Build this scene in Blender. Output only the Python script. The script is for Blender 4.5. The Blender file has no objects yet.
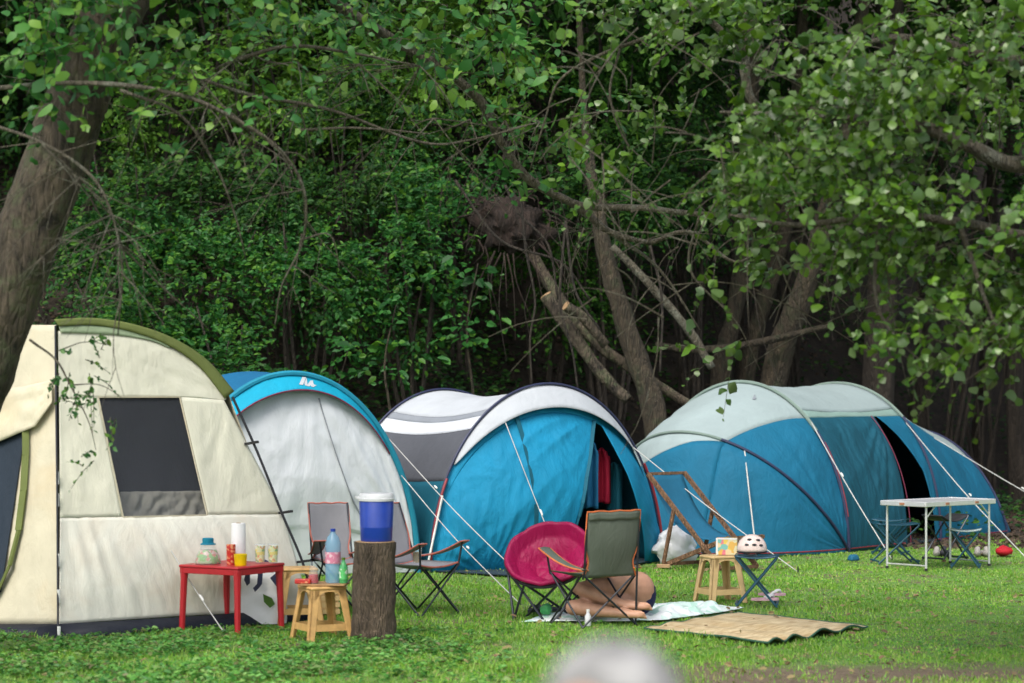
import bpy, math, random
import numpy as np
from mathutils import Vector, Matrix, noise
# ------------------------------------------------------------------ camera, light
sc = bpy.context.scene
COL = sc.collection
F = 2400.0; CH = 1.9; HY = 390.0; CX = 512.0
cd = bpy.data.cameras.new('camera'); cam = bpy.data.objects.new('camera', cd); COL.objects.link(cam)
cam.location = (0, 0, CH); cam.rotation_euler = (math.radians(90), 0, 0)
cd.sensor_width = 36; cd.lens = F/1024*36; cd.shift_y = (HY-341.5)/1024
cd.clip_start = .1; cd.clip_end = 500
cd.dof.use_dof = True; cd.dof.focus_distance = 22.5; cd.dof.aperture_fstop = 2.1
sc.camera = cam
W = bpy.data.worlds.new('World'); sc.world = W; W.use_nodes = True
nt = W.node_tree; bg = nt.nodes['Background']
sky = nt.nodes.new('ShaderNodeTexSky'); sky.sky_type = 'NISHITA'; sky.sun_disc = False
SUN_EL, SUN_AZ = 52.0, 205.0      # compass style: azimuth the light comes from (0 = +Y, clockwise)
sky.sun_elevation = math.radians(SUN_EL); sky.sun_rotation = math.radians(SUN_AZ)
sky.air_density = 1.0; sky.dust_density = 3.0; sky.ozone_density = 1.0
hs_ = nt.nodes.new('ShaderNodeHueSaturation'); hs_.inputs['Saturation'].default_value = .5      # thin overcast: paler sky
nt.links.new(sky.outputs[0], hs_.inputs['Color']); nt.links.new(hs_.outputs[0], bg.inputs[0]); bg.inputs[1].default_value = .125
sd = bpy.data.lights.new('sun', 'SUN'); sd.energy = 1.3; sd.angle = math.radians(30); sd.color = (1, .95, .85)
so = bpy.data.objects.new('sun', sd); COL.objects.link(so)
_a = math.radians(SUN_AZ); _e = math.radians(SUN_EL)
sdir = Vector((math.sin(_a)*math.cos(_e), math.cos(_a)*math.cos(_e), math.sin(_e)))
so.rotation_euler = sdir.to_track_quat('Z', 'Y').to_euler(); so.location = (-8, -10, 25)
vs = sc.view_settings; vs.view_transform = 'Standard'; vs.look = 'None'; vs.gamma = 1; vs.use_curve_mapping = False
vs.exposure = 1.15
sc.cycles.max_bounces = 7; sc.cycles.transparent_max_bounces = 8

rng = np.random.default_rng(7); random.seed(7)
PI = math.pi
def V(*a): return Vector(a)
def P(px, py, Y): return Vector(((px-CX)/F*Y, Y, CH-(py-HY)/F*Y))      # point seen at a pixel, at depth Y
def G(px, py, z=0.0):
    Y = F*(CH-z)/(py-HY); return Vector(((px-CX)/F*Y, Y, z))
def PX(p): return (CX+F*p[0]/p[1], HY-F*(p[2]-CH)/p[1])
# ------------------------------------------------------------------ materials
def newmat(name):
    m = bpy.data.materials.new(name); m.use_nodes = True
    n = m.node_tree.nodes; b = n['Principled BSDF']; return m, n, m.node_tree.links, b
def mix(n, l, a, b, f):
    x = n.new('ShaderNodeMix'); x.data_type = 'RGBA'
    for s, v in ((6, a), (7, b)):
        if isinstance(v, (tuple, list)): x.inputs[s].default_value = (*v[:3], 1)
        else: l.new(v, x.inputs[s])
    if isinstance(f, (int, float)): x.inputs[0].default_value = f
    else: l.new(f, x.inputs[0])
    return x.outputs[2]
def noisetex(n, l, scale, detail=4, stretch=None, rough=.6, dist=0.):
    tc = n.new('ShaderNodeTexCoord'); mp = n.new('ShaderNodeMapping'); l.new(tc.outputs['Object'], mp.inputs[0])
    if stretch: mp.inputs['Scale'].default_value = stretch
    t = n.new('ShaderNodeTexNoise'); t.inputs['Scale'].default_value = scale; t.inputs['Detail'].default_value = detail
    t.inputs['Roughness'].default_value = rough; t.inputs['Distortion'].default_value = dist
    l.new(mp.outputs[0], t.inputs[0]); return t.outputs['Fac']
def ramp(n, l, fac, stops):
    r = n.new('ShaderNodeValToRGB'); e = r.color_ramp.elements
    while len(e) < len(stops): e.new(.5)
    for k, (p, c) in enumerate(stops): e[k].position = p; e[k].color = (*c, 1) if len(c) == 3 else c
    l.new(fac, r.inputs[0]); return r.outputs[0]
def bump(n, l, b, h, strength, dist):
    x = n.new('ShaderNodeBump'); x.inputs['Strength'].default_value = strength; x.inputs['Distance'].default_value = dist
    l.new(h, x.inputs['Height']); l.new(x.outputs[0], b.inputs['Normal'])
def plain(name, c, rough=.5, metal=0., var=.12, scale=9, bmp=0., bs=60, trans=0., coat=0.):
    m, n, l, b = newmat(name)
    f = noisetex(n, l, scale, 5)
    c2 = tuple(x*(1-var*2) for x in c); c1 = tuple(min(1, x*(1+var)) for x in c)
    l.new(ramp(n, l, f, [(.3, c2), (.7, c1)]), b.inputs['Base Color'])
    b.inputs['Roughness'].default_value = rough; b.inputs['Metallic'].default_value = metal
    b.inputs['Coat Weight'].default_value = coat
    if bmp: bump(n, l, b, noisetex(n, l, bs, 3), bmp, .01)
    return m
def fabric(name, c, rough=.75, transl=.0, dirt=None, var=.07, weave=.25):
    m, n, l, b = newmat(name)
    f = noisetex(n, l, 2.2, 5)
    col = ramp(n, l, f, [(.3, tuple(x*(1-var*2) for x in c)), (.7, tuple(min(1, x*(1+var)) for x in c))])
    if dirt:
        g = noisetex(n, l, 1.3, 6, dist=.6); r = ramp(n, l, g, [(.5, (0, 0, 0)), (.75, (.6, .6, .6))])
        col = mix(n, l, col, dirt, r)
    l.new(col, b.inputs['Base Color']); b.inputs['Roughness'].default_value = rough
    b.inputs['Specular IOR Level'].default_value = .3
    h = noisetex(n, l, 5, 5, (1, 1, .35), dist=1.8); h2 = noisetex(n, l, 2.2, 3, (1.6, 1, .5), dist=2.5)
    ab = n.new('ShaderNodeMath'); ab.operation = 'PINGPONG'; ab.inputs[1].default_value = .09; l.new(h2, ab.inputs[0])
    ad = n.new('ShaderNodeMath'); ad.operation = 'MULTIPLY_ADD'; ad.inputs[1].default_value = .9; l.new(ab.outputs[0], ad.inputs[0]); l.new(h, ad.inputs[2])
    bump(n, l, b, ad.outputs[0], min(1, weave*.9), .05)
    if transl:
        t = n.new('ShaderNodeBsdfTranslucent'); l.new(col, t.inputs[0]); s = n.new('ShaderNodeMixShader')
        s.inputs[0].default_value = transl; o = n['Material Output']
        l.new(b.outputs[0], s.inputs[1]); l.new(t.outputs[0], s.inputs[2]); l.new(s.outputs[0], o.inputs[0])
    return m
def leafmat(name, cols, rough=.42, transl=.35, spec=.5):
    m, n, l, b = newmat(name)
    g = n.new('ShaderNodeNewGeometry')
    r = n.new('ShaderNodeValToRGB'); e = r.color_ramp.elements
    while len(e) < len(cols): e.new(.5)
    for k, c in enumerate(cols): e[k].position = k/(len(cols)-1); e[k].color = (*c, 1)
    l.new(g.outputs['Random Per Island'], r.inputs[0])
    f = noisetex(n, l, .8, 3); dk = ramp(n, l, f, [(.3, (.65, .65, .65)), (.7, (1.15, 1.15, 1.15))])
    x = n.new('ShaderNodeMix'); x.data_type = 'RGBA'; x.blend_type = 'MULTIPLY'; x.inputs[0].default_value = 1
    l.new(r.outputs[0], x.inputs[6]); l.new(dk, x.inputs[7]); col = x.outputs[2]
    l.new(col, b.inputs['Base Color']); b.inputs['Roughness'].default_value = rough
    b.inputs['Specular IOR Level'].default_value = spec
    t = n.new('ShaderNodeBsdfTranslucent'); s = n.new('ShaderNodeMixShader'); s.inputs[0].default_value = transl
    l.new(col, t.inputs[0]); o = n['Material Output']
    l.new(b.outputs[0], s.inputs[1]); l.new(t.outputs[0], s.inputs[2]); l.new(s.outputs[0], o.inputs[0])
    return m
def bark(name, c1, c2, lichen=None, sc_=9, zs=.22):
    m, n, l, b = newmat(name)
    f = noisetex(n, l, sc_, 9, (1, 1, zs), .75, .8)
    col = ramp(n, l, f, [(.36, c1), (.62, c2)])
    if lichen:
        g = noisetex(n, l, 5, 6, rough=.75); col = mix(n, l, col, lichen, ramp(n, l, g, [(.5, (0, 0, 0)), (.64, (.75, .75, .75))]))
    l.new(col, b.inputs['Base Color']); b.inputs['Roughness'].default_value = .9
    v = n.new('ShaderNodeTexVoronoi'); v.feature = 'DISTANCE_TO_EDGE'; tc = n.new('ShaderNodeTexCoord'); mp = n.new('ShaderNodeMapping')
    mp.inputs['Scale'].default_value = (1, 1, .2); l.new(tc.outputs['Object'], mp.inputs[0]); l.new(mp.outputs[0], v.inputs[0]); v.inputs['Scale'].default_value = sc_*3
    a = n.new('ShaderNodeMath'); a.operation = 'ADD'; l.new(f, a.inputs[0]); l.new(v.outputs[0], a.inputs[1])
    bump(n, l, b, a.outputs[0], 1., .08)
    return m
M = {}
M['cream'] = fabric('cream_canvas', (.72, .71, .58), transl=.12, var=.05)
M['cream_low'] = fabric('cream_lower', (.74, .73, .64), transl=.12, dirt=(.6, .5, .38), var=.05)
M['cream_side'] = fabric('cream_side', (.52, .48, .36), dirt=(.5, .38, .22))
M['olive'] = fabric('olive_trim', (.13, .16, .045))
M['palegreen'] = fabric('pale_green_fly', (.3, .38, .24))
M['groundsheet'] = fabric('black_groundsheet', (.01, .013, .022), rough=.6)
M['doordark'] = fabric('dark_door_opening', (.015, .025, .04))  # shade of the tent interior put into the colour
M['greyfab'] = fabric('light_grey_fabric', (.6, .63, .67), transl=.08, var=.05)
M['whitefab'] = fabric('white_fabric', (.41, .435, .465), var=.05)
M['azure'] = fabric('azure_fabric', (.0, .27, .42))
M['blueroof'] = fabric('blue_roof_fabric', (.005, .11, .24))
M['tealtrim'] = fabric('teal_trim', (.01, .2, .3))
M['teal3'] = fabric('turquoise_fabric', (.004, .215, .39), transl=.06, weave=.4)
M['teal3d'] = fabric('deep_teal_fabric', (.004, .085, .13))
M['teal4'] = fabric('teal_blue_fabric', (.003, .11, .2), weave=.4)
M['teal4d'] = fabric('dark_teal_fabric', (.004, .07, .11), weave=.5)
M['mintroof'] = fabric('mint_grey_fabric', (.27, .335, .34), var=.05)
M['mesh'] = fabric('grey_window_mesh', (.08, .085, .1))
M['midgrey'] = fabric('mid_grey_fabric', (.22, .24, .27))
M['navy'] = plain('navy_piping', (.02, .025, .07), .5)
M['pinkpipe'] = plain('pink_piping', (.16, .02, .05), .5)
M['blackpole'] = plain('black_pole', (.015, .015, .02), .35)
M['redpole'] = plain('red_strap', (.25, .02, .03), .5)
M['whitepole'] = plain('white_tape', (.75, .75, .72), .5)
M['rope'] = plain('white_rope', (.5, .5, .48), .7)
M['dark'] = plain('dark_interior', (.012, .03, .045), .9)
M['red'] = plain('red_plastic', (.42, .01, .018), .45, var=.06, coat=.1)
M['beige'] = plain('beige_plastic', (.6, .36, .13), .42, var=.12, scale=14)
M['beige2'] = plain('pale_beige_plastic', (.62, .43, .2), .4, var=.06)
M['whiteplastic'] = plain('white_plastic', (.62, .63, .65), .4, var=.05)
M['cooler'] = plain('blue_plastic', (.012, .045, .32), .3, var=.05)
M['greymesh'] = fabric('grey_chair_mesh', (.25, .25, .27), weave=.1)
M['chairgreen'] = fabric('grey_green_chair_fabric', (.10, .12, .095), weave=.3)
M['orange'] = plain('orange_piping', (.6, .15, .04), .6)
M['coral'] = plain('coral_piping', (.5, .14, .1), .6)
M['steel'] = plain('dark_steel_tube', (.03, .035, .045), .35, .5)
M['bluesteel'] = plain('blue_steel_tube', (.015, .07, .11), .35, .2)
M['alu'] = plain('aluminium', (.68, .68, .68), .38, .55, var=.05)
M['magenta'] = fabric('magenta_padding', (.3, .004, .065), rough=.5, weave=.5)
M['wood'] = bark('brown_deckchair_wood', (.2, .1, .05), (.36, .2, .11), sc_=20)
M['tray'] = plain('wooden_board', (.35, .2, .08), .5)
M['bluecanvas'] = fabric('blue_canvas', (.01, .105, .19))
M['skin'] = plain('skin', (.5, .27, .175), .5, var=.14, scale=7, bmp=.15, bs=30)
M['whitehair'] = plain('grey_hair', (.3, .295, .29), .8, var=.42, scale=16, bmp=1., bs=60)
M['brownhair'] = plain('brown_hair', (.05, .03, .02), .6, bmp=.6)
M['swim'] = fabric('navy_swimwear', (.01, .015, .06))
M['paper'] = plain('paper', (.8, .8, .8), .8, var=.03)
M['yellow'] = plain('yellow_plastic', (.75, .55, .0), .35)
M['black'] = plain('black_matte', (.015, .015, .018), .6)
M['pinkwhite'] = plain('pale_pink_shell', (.78, .62, .56), .25, var=.03, coat=.4)
M['rubber'] = plain('dark_rubber', (.02, .02, .03), .7)
M['pinkfoam'] = plain('pink_foam', (.6, .35, .42), .7)
M['redcloth'] = fabric('red_cloth', (.35, .01, .04))
M['bluecloth'] = fabric('blue_cloth', (.02, .17, .35))
M['shirt'] = fabric('pale_shirt', (.5, .52, .55))
M['trouser'] = fabric('dark_trousers', (.05, .06, .09))
M['bark1'] = bark('rough_bark', (.012, .009, .006), (.13, .1, .068), (.09, .11, .05), 7, .42)
M['bark2'] = bark('brown_bark', (.02, .016, .01), (.08, .06, .036), (.04, .05, .022), 10)
M['bark3'] = bark('lichen_bark', (.07, .06, .04), (.15, .13, .09), (.2, .21, .16), 14)
M['barkd'] = bark('dark_bark', (.018, .014, .01), (.055, .042, .03), None, 10)
M['barklog'] = bark('log_bark', (.05, .035, .022), (.18, .13, .085), (.13, .1, .07), 16)
M['twig'] = plain('twig_bark', (.13, .1, .065), .8)
M['endgrain'] = plain('cut_wood', (.36, .23, .12), .7)
M['root'] = bark('root_soil', (.012, .008, .006), (.05, .03, .022), None, 5)
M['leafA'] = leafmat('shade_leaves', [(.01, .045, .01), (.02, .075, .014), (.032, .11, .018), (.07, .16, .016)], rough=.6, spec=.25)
M['leafB'] = leafmat('shrub_leaves', [(.014, .075, .016), (.024, .12, .022), (.042, .17, .028), (.1, .24, .018)], rough=.5, spec=.3)
M['leafC'] = leafmat('broad_leaves', [(.028, .08, .01), (.055, .14, .013), (.1, .2, .016), (.045, .12, .013), (.17, .26, .09), (.038, .1, .012), (.13, .26, .014), (.075, .17, .014)], rough=.34, spec=.55)
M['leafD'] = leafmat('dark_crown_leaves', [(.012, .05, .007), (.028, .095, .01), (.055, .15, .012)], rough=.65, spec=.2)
M['leafE'] = leafmat('olive_leaves', [(.06, .17, .02), (.1, .24, .025), (.15, .29, .03)], spec=.3)
M['grass'] = leafmat('grass_blades', [(.12, .31, .025), (.18, .42, .035), (.24, .5, .045), (.31, .53, .07), (.42, .43, .15)], rough=.5)
M['weed'] = leafmat('weed_leaves', [(.04, .17, .03), (.08, .26, .045), (.12, .36, .05), (.2, .4, .08), (.16, .13, .06)], rough=.5)
def glassmat(name, c, alpha=.35, rough=.15):
    m, n, l, b = newmat(name); b.inputs['Base Color'].default_value = (*c, 1); b.inputs['Roughness'].default_value = rough
    b.inputs['Alpha'].default_value = alpha; f = noisetex(n, l, 12, 2); r = n.new('ShaderNodeMapRange')
    r.inputs[3].default_value = rough; r.inputs[4].default_value = rough+.1; l.new(f, r.inputs[0]); l.new(r.outputs[0], b.inputs['Roughness']); return m
M['clear'] = glassmat('clear_plastic', (.7, .8, .85), .13)
M['bluebottle'] = glassmat('blue_tint_plastic', (.22, .45, .62), .5)
M['greenbottle'] = glassmat('green_tint_plastic', (.08, .45, .15), .7)
M['netting'] = glassmat('insect_netting', (.045, .05, .062), .5, .7)
def blotch(name, cols, scale):
    m, n, l, b = newmat(name); v = n.new('ShaderNodeTexVoronoi'); tc = n.new('ShaderNodeTexCoord'); l.new(tc.outputs['Object'], v.inputs[0])
    v.inputs['Scale'].default_value = scale; s = n.new('ShaderNodeSeparateColor'); l.new(v.outputs['Color'], s.inputs[0])
    r = n.new('ShaderNodeValToRGB'); r.color_ramp.interpolation = 'CONSTANT'; e = r.color_ramp.elements
    while len(e) < len(cols): e.new(.5)
    for k, c in enumerate(cols): e[k].position = k/len(cols); e[k].color = (*c, 1)
    l.new(s.outputs[0], r.inputs[0]); l.new(r.outputs[0], b.inputs['Base Color']); b.inputs['Roughness'].default_value = .4; return m
M['fruit'] = blotch('fruit_print', [(.7, .7, .3), (.75, .6, .05), (.2, .4, .05), (.7, .3, .05), (.7, .68, .5)], 45)
M['redprint'] = blotch('red_print', [(.5, .03, .02), (.55, .05, .03), (.7, .3, .15), (.45, .02, .02)], 55)
M['salad'] = blotch('salad_mix', [(.2, .38, .12), (.35, .45, .25), (.5, .2, .15), (.16, .3, .1), (.55, .4, .35)], 40)
M['kidprint'] = blotch('colourful_print', [(.75, .45, .1), (.75, .6, .35), (.7, .2, .25), (.2, .5, .45), (.75, .55, .1), (.7, .65, .4)], 22)
M['towel'] = blotch('patterned_towel', [(.72, .8, .78), (.62, .78, .72), (.75, .8, .82), (.45, .68, .58), (.78, .82, .82)], 11)
def straw():
    m, n, l, b = newmat('straw_mat'); f = noisetex(n, l, 30, 4, (.25, 1, 1)); g = noisetex(n, l, 4, 4)
    c = ramp(n, l, f, [(.35, (.32, .22, .11)), (.6, (.6, .49, .3))]); c = mix(n, l, c, (.4, .27, .12), ramp(n, l, g, [(.5, (0, 0, 0)), (.7, (.7, .7, .7))]))
    l.new(c, b.inputs['Base Color']); b.inputs['Roughness'].default_value = .6; bump(n, l, b, f, .4, .01); return m
M['straw'] = straw()
# ------------------------------------------------------------------ mesh helpers
def tag(o, label=None, cat=None, group=None, kind=None):
    for k, v in (('label', label), ('category', cat), ('group', group), ('kind', kind)):
        if v: o[k] = v
    return o
def empty(name, loc, rz=0., label=None, cat=None, group=None):
    o = bpy.data.objects.new(name, None); COL.objects.link(o); o.location = loc; o.rotation_euler = (0, 0, rz)
    o.empty_display_size = .1
    return tag(o, label, cat, group)
def link_mesh(name, me, mats, parent=None):
    if not isinstance(mats, (list, tuple)): mats = [mats]
    for m in mats: me.materials.append(m)
    o = bpy.data.objects.new(name, me); COL.objects.link(o)
    if parent: o.parent = parent
    return o
def root_of(p):
    o = Vector((0, 0, 0)); q = p
    while q is not None: o += q.location; q = q.parent
    return o
class MB:
    def __init__(s): s.v = []; s.f = []; s.m = []
    def add(s, vs, fs, mi=0):
        k = len(s.v); s.v += [tuple(x) for x in vs]; s.f += [tuple(i+k for i in f) for f in fs]; s.m += [mi]*len(fs); return s
    def box(s, c, size, R=None, mi=0, taper=1.):
        c = Vector(c); hx, hy, hz = [x/2 for x in size]; vs = []
        for z in (-1, 1):
            t = taper if z > 0 else 1
            for x, y in ((-1, -1), (1, -1), (1, 1), (-1, 1)):
                p = Vector((x*hx*t, y*hy*t, z*hz)); p = (R @ p) if R else p; vs.append(c+p)
        return s.add(vs, [(3, 2, 1, 0), (4, 5, 6, 7), (0, 1, 5, 4), (1, 2, 6, 5), (2, 3, 7, 6), (3, 0, 4, 7)], mi)
    def beam(s, a, b, w, h, up=(0, 0, 1), mi=0):
        a = Vector(a); b = Vector(b); d = (b-a); L = d.length; d.normalize(); x = d.cross(Vector(up))
        if x.length < 1e-4: x = d.cross(Vector((0, 1, 0)))
        x.normalize(); y = x.cross(d); vs = []
        for p in (a, b):
            for i, j in ((-1, -1), (1, -1), (1, 1), (-1, 1)): vs.append(p+x*i*w/2+y*j*h/2)
        return s.add(vs, [(3, 2, 1, 0), (4, 5, 6, 7), (0, 1, 5, 4), (1, 2, 6, 5), (2, 3, 7, 6), (3, 0, 4, 7)], mi)
    def tube(s, pts, r, n=8, mi=0, caps=True, jit=0., seed=0):
        pts = [Vector(p) for p in pts]; N = len(pts); rs = r if isinstance(r, (list, tuple)) else [r]*N
        t0 = (pts[1]-pts[0]).normalized(); u = t0.orthogonal().normalized(); vs = []; 
        for i, p in enumerate(pts):
            t = (pts[min(i+1, N-1)]-pts[max(i-1, 0)])
            if t.length < 1e-9: t = t0
            t.normalize(); u = (u-t*u.dot(t)).normalized(); w = t.cross(u)
            for k in range(n):
                a = 2*PI*k/n; rr = rs[i]
                if jit: rr *= 1+jit*noise.noise(Vector((math.cos(a)*1.3+seed, math.sin(a)*1.3, i*.35)))*1.6+jit*.5*noise.noise(Vector((math.cos(a)*4+seed, math.sin(a)*4, i*.9)))
                vs.append(p+(u*math.cos(a)+w*math.sin(a))*rr)
        fs = [(i*n+k, i*n+(k+1) % n, (i+1)*n+(k+1) % n, (i+1)*n+k) for i in range(N-1) for k in range(n)]
        if caps: fs += [tuple(range(n))[::-1], tuple((N-1)*n+k for k in range(n))]
        return s.add(vs, fs, mi)
    def lathe(s, c, prof, n=24, mi=0, axis=None):
        c = Vector(c); vs = []; R = Vector((0, 0, 1)).rotation_difference(Vector(axis)).to_matrix() if axis else None
        for r, z in prof:
            for k in range(n):
                p = Vector((r*math.cos(2*PI*k/n), r*math.sin(2*PI*k/n), z)); vs.append(c+(R @ p if R else p))
        N = len(prof); fs = [(i*n+k, i*n+(k+1) % n, (i+1)*n+(k+1) % n, (i+1)*n+k) for i in range(N-1) for k in range(n)]
        if prof[0][0] > 1e-4: fs.append(tuple(range(n))[::-1])
        if prof[-1][0] > 1e-4: fs.append(tuple((N-1)*n+k for k in range(n)))
        return s.add(vs, fs, mi)
    def ell(s, c, r, R=None, n=18, mi=0):
        c = Vector(c); vs = []; m = n//2+2
        for i in range(m):
            th = PI*i/(m-1)
            for k in range(n):
                p = Vector((r[0]*math.sin(th)*math.cos(2*PI*k/n), r[1]*math.sin(th)*math.sin(2*PI*k/n), r[2]*math.cos(th)))
                vs.append(c+(R @ p if R else p))
        return s.add(vs, [(i*n+(k+1) % n, i*n+k, (i+1)*n+k, (i+1)*n+(k+1) % n) for i in range(m-1) for k in range(n)], mi)
    def cap(s, a, b, ra, rb, n=12, mi=0):      # tapered capsule
        a = Vector(a); b = Vector(b); d = (b-a).normalized(); pts = []; rs = []
        for q in (80, 60, 35, 10): pts.append(a-d*ra*math.sin(math.radians(q))); rs.append(ra*math.cos(math.radians(q)))
        for q in (10, 35, 60, 80): pts.append(b+d*rb*math.sin(math.radians(q))); rs.append(rb*math.cos(math.radians(q)))
        return s.tube(pts, rs, n, mi)
    def grid(s, rows, mi=0, closed=False):
        nu = len(rows[0]); nv = len(rows); vs = [p for r in rows for p in r]
        fs = [(j*nu+i, j*nu+(i+1) % nu, (j+1)*nu+(i+1) % nu, (j+1)*nu+i) for j in range(nv-1) for i in range(nu-(0 if closed else 1))]
        return s.add(vs, fs, mi)
    def build(s, name, mats, parent=None, smooth=True, world=True, thick=0., bevel=0., auto=None):
        off = root_of(parent) if (parent is not None and world) else Vector((0, 0, 0))
        me = bpy.data.meshes.new(name); me.from_pydata([(x[0]-off.x, x[1]-off.y, x[2]-off.z) for x in s.v], [], s.f)
        o = link_mesh(name, me, mats, parent)
        me.polygons.foreach_set('material_index', s.m); me.polygons.foreach_set('use_smooth', [smooth]*len(s.f)); me.update()
        if thick:
            md = o.modifiers.new('thickness', 'SOLIDIFY'); md.thickness = thick; md.offset = 0
        if bevel:
            md = o.modifiers.new('bevel', 'BEVEL'); md.width = bevel; md.segments = 2; md.limit_method = 'ANGLE'
        if smooth and auto is not False:
            try: me.set_sharp_from_angle(angle=math.radians(auto or 42))
            except Exception: pass
        return o
def cr(pts, n=6):
    pts = [Vector(p) for p in pts]; out = []
    q = [pts[0]*2-pts[1]]+pts+[pts[-1]*2-pts[-2]]
    for i in range(1, len(q)-2):
        for k in range(n):
            t = k/n; a, b, c, d = q[i-1], q[i], q[i+1], q[i+2]
            out.append(.5*((2*b)+(c-a)*t+(2*a-5*b+4*c-d)*t*t+(3*b-a-3*c+d)*t**3))
    out.append(pts[-1]); return out
def lerp(a, b, t): return a+(b-a)*t
def interp(xs, ys, x):
    return float(np.interp(x, xs, ys))
def wrinkle(u, v, s):
    a = noise.noise(Vector((u*s[0], v*s[1], s[2]))); w = u*s[0]*1.1+v*s[1]*.6+1.5*a
    r = 1-2.6*abs(noise.noise(Vector((w*1.7, v*s[1]*.5-u*s[0]*.15, s[2]+5)))); r2_ = 1-2.6*abs(noise.noise(Vector((u*s[0]*2.1-v*s[1]*.9, v*s[1]*.7, s[2]+11))))
    return .9*a+.3*r+.2*r2_+.1*noise.noise(Vector((u*s[0]*4+7, v*s[1]*4, s[2]+3)))
def rayfold(u, v, R_):
    t = 0
    for (u0, v0, n_, am, L) in R_:
        du, dv = u-u0, v-v0; d = math.hypot(du, dv); an = math.atan2(dv, du)
        t += am*(1-2.4*abs(noise.noise(Vector((an*n_, d*.5, u0*3+v0)))))*min(1, d*3)*math.exp(-d/L)
    return t
def patch(mb, S, ulo, uhi, vlo, vhi, nu, nv, wr=None, amp=0., off=0., mi=0, rays=()):
    """grid of a surface S(u,v); ulo/uhi may be functions of v; wr = wrinkle frequencies"""
    rows = []
    for j in range(nv+1):
        v = lerp(vlo, vhi, j/nv); a = ulo(v) if callable(ulo) else ulo; b = uhi(v) if callable(uhi) else uhi; row = []
        for i in range(nu+1):
            u = lerp(a, b, i/nu); p = Vector(S(u, v))
            if amp or off:
                e = 1e-3; du = Vector(S(u+e, v))-Vector(S(u-e, v)); dv = Vector(S(u, v+e))-Vector(S(u, v-e)); nn = du.cross(dv)
                if nn.length > 1e-12:
                    nn.normalize()
                    if nn.y > 0: nn = -nn
                    k = off
                    if amp:
                        ed = min(1, 6*min(i/nu, 1-i/nu)+.15)*min(1, 6*min(j/nv, 1-j/nv)+.15)
                        k += amp*ed*wrinkle(u, v, wr)+(ed*rayfold(u, v, rays) if rays else 0)
                    p += nn*k
            row.append(p)
        rows.append(row)
    mb.grid(rows, mi); return mb
def plane_map(p0, p1, p2):
    p0, p1, p2 = Vector(p0), Vector(p1), Vector(p2); n = (p1-p0).cross(p2-p0); o = Vector((0, 0, CH))
    def f(px, py):
        d = Vector(((px-CX)/F, 1, -(py-HY)/F)); return o+d*((p0-o).dot(n)/d.dot(n))
    return f
def polyfn(pts):       # piecewise curve through 2d points, param 0..1
    c = [Vector((a, b, 0)) for a, b in pts]
    def f(t):
        x = min(max(t, 0), 1)*(len(c)-1); i = min(int(x), len(c)-2); return c[i].lerp(c[i+1], x-i)
    return f
def smoothfn(pts):
    c = cr([Vector((a, b, 0)) for a, b in pts], 8); return polyfn([(p.x, p.y) for p in c])
def quadmap(mapf, bot, top):       # surface between two traced curves lying on a real surface
    def S(u, v):
        a = bot(u); b = top(u); q = a.lerp(b, v); return mapf(q.x, q.y)
    return S
def straps(o): return o
# ------------------------------------------------------------------ terrain
def sstep(a, b, x):
    t = np.clip((x-a)/(b-a), 0, 1); return t*t*(3-2*t)
def fbm(x, y, s, seed=0.):       # cheap vectorised noise
    r = 0
    for k, (a, b, c, d) in enumerate(((1, .3, .7, 1.), (-.4, 1.1, 2.1, .8), (.8, -.9, 4., .6), (2.1, .6, 1.3, .45), (-1.3, 2.3, 5.2, .35), (3.1, -2.2, .4, .25))):
        r = r+d*np.sin((a*x+b*y)*s+c+seed*1.7*(k+1))*np.cos((b*x*.8-a*y*1.1)*s*.9+c*2+seed)
    return r
def hgt(x, y):
    x = np.asarray(x, float); y = np.asarray(y, float)
    y0 = 29.6+1.1*np.clip(x+1, 0, 9); t = np.clip(y-y0, 0, None)
    up = t*.95*(1-np.exp(-t/2.0)); up = np.minimum(up, 19+.12*t)
    up = up*(1-.0*x)+fbm(x, y, .7)*.22*np.clip(t/2, 0, 1)
    return up-.012+.004*fbm(x, y, 1.3, 2)+.002*fbm(x, y, 5, 1)
xs = np.unique(np.concatenate([np.linspace(-150, -14, 24), np.linspace(-14, 14, 141), np.linspace(14, 150, 24)]))
ys = np.unique(np.concatenate([np.linspace(-80, 12, 30), np.linspace(12, 44, 200), np.linspace(44, 160, 40)]))
X, Y = np.meshgrid(xs, ys); Z = hgt(X, Y)
def np_mesh(name, v, quads, mat, parent=None, smooth=True):
    me = bpy.data.meshes.new(name); v = np.asarray(v, np.float32).reshape(-1, 3); q = np.asarray(quads, np.int32)
    if parent is not None:
        o = root_of(parent); v = v-np.array([o.x, o.y, o.z], np.float32)
    k = q.shape[1]
    me.vertices.add(len(v)); me.vertices.foreach_set('co', v.ravel())
    me.loops.add(q.size); me.loops.foreach_set('vertex_index', q.ravel())
    me.polygons.add(len(q)); me.polygons.foreach_set('loop_start', np.arange(0, q.size, k, dtype=np.int32))
    me.polygons.foreach_set('use_smooth', np.full(len(q), smooth))
    me.update(calc_edges=True)
    return link_mesh(name, me, mat, parent)
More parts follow.
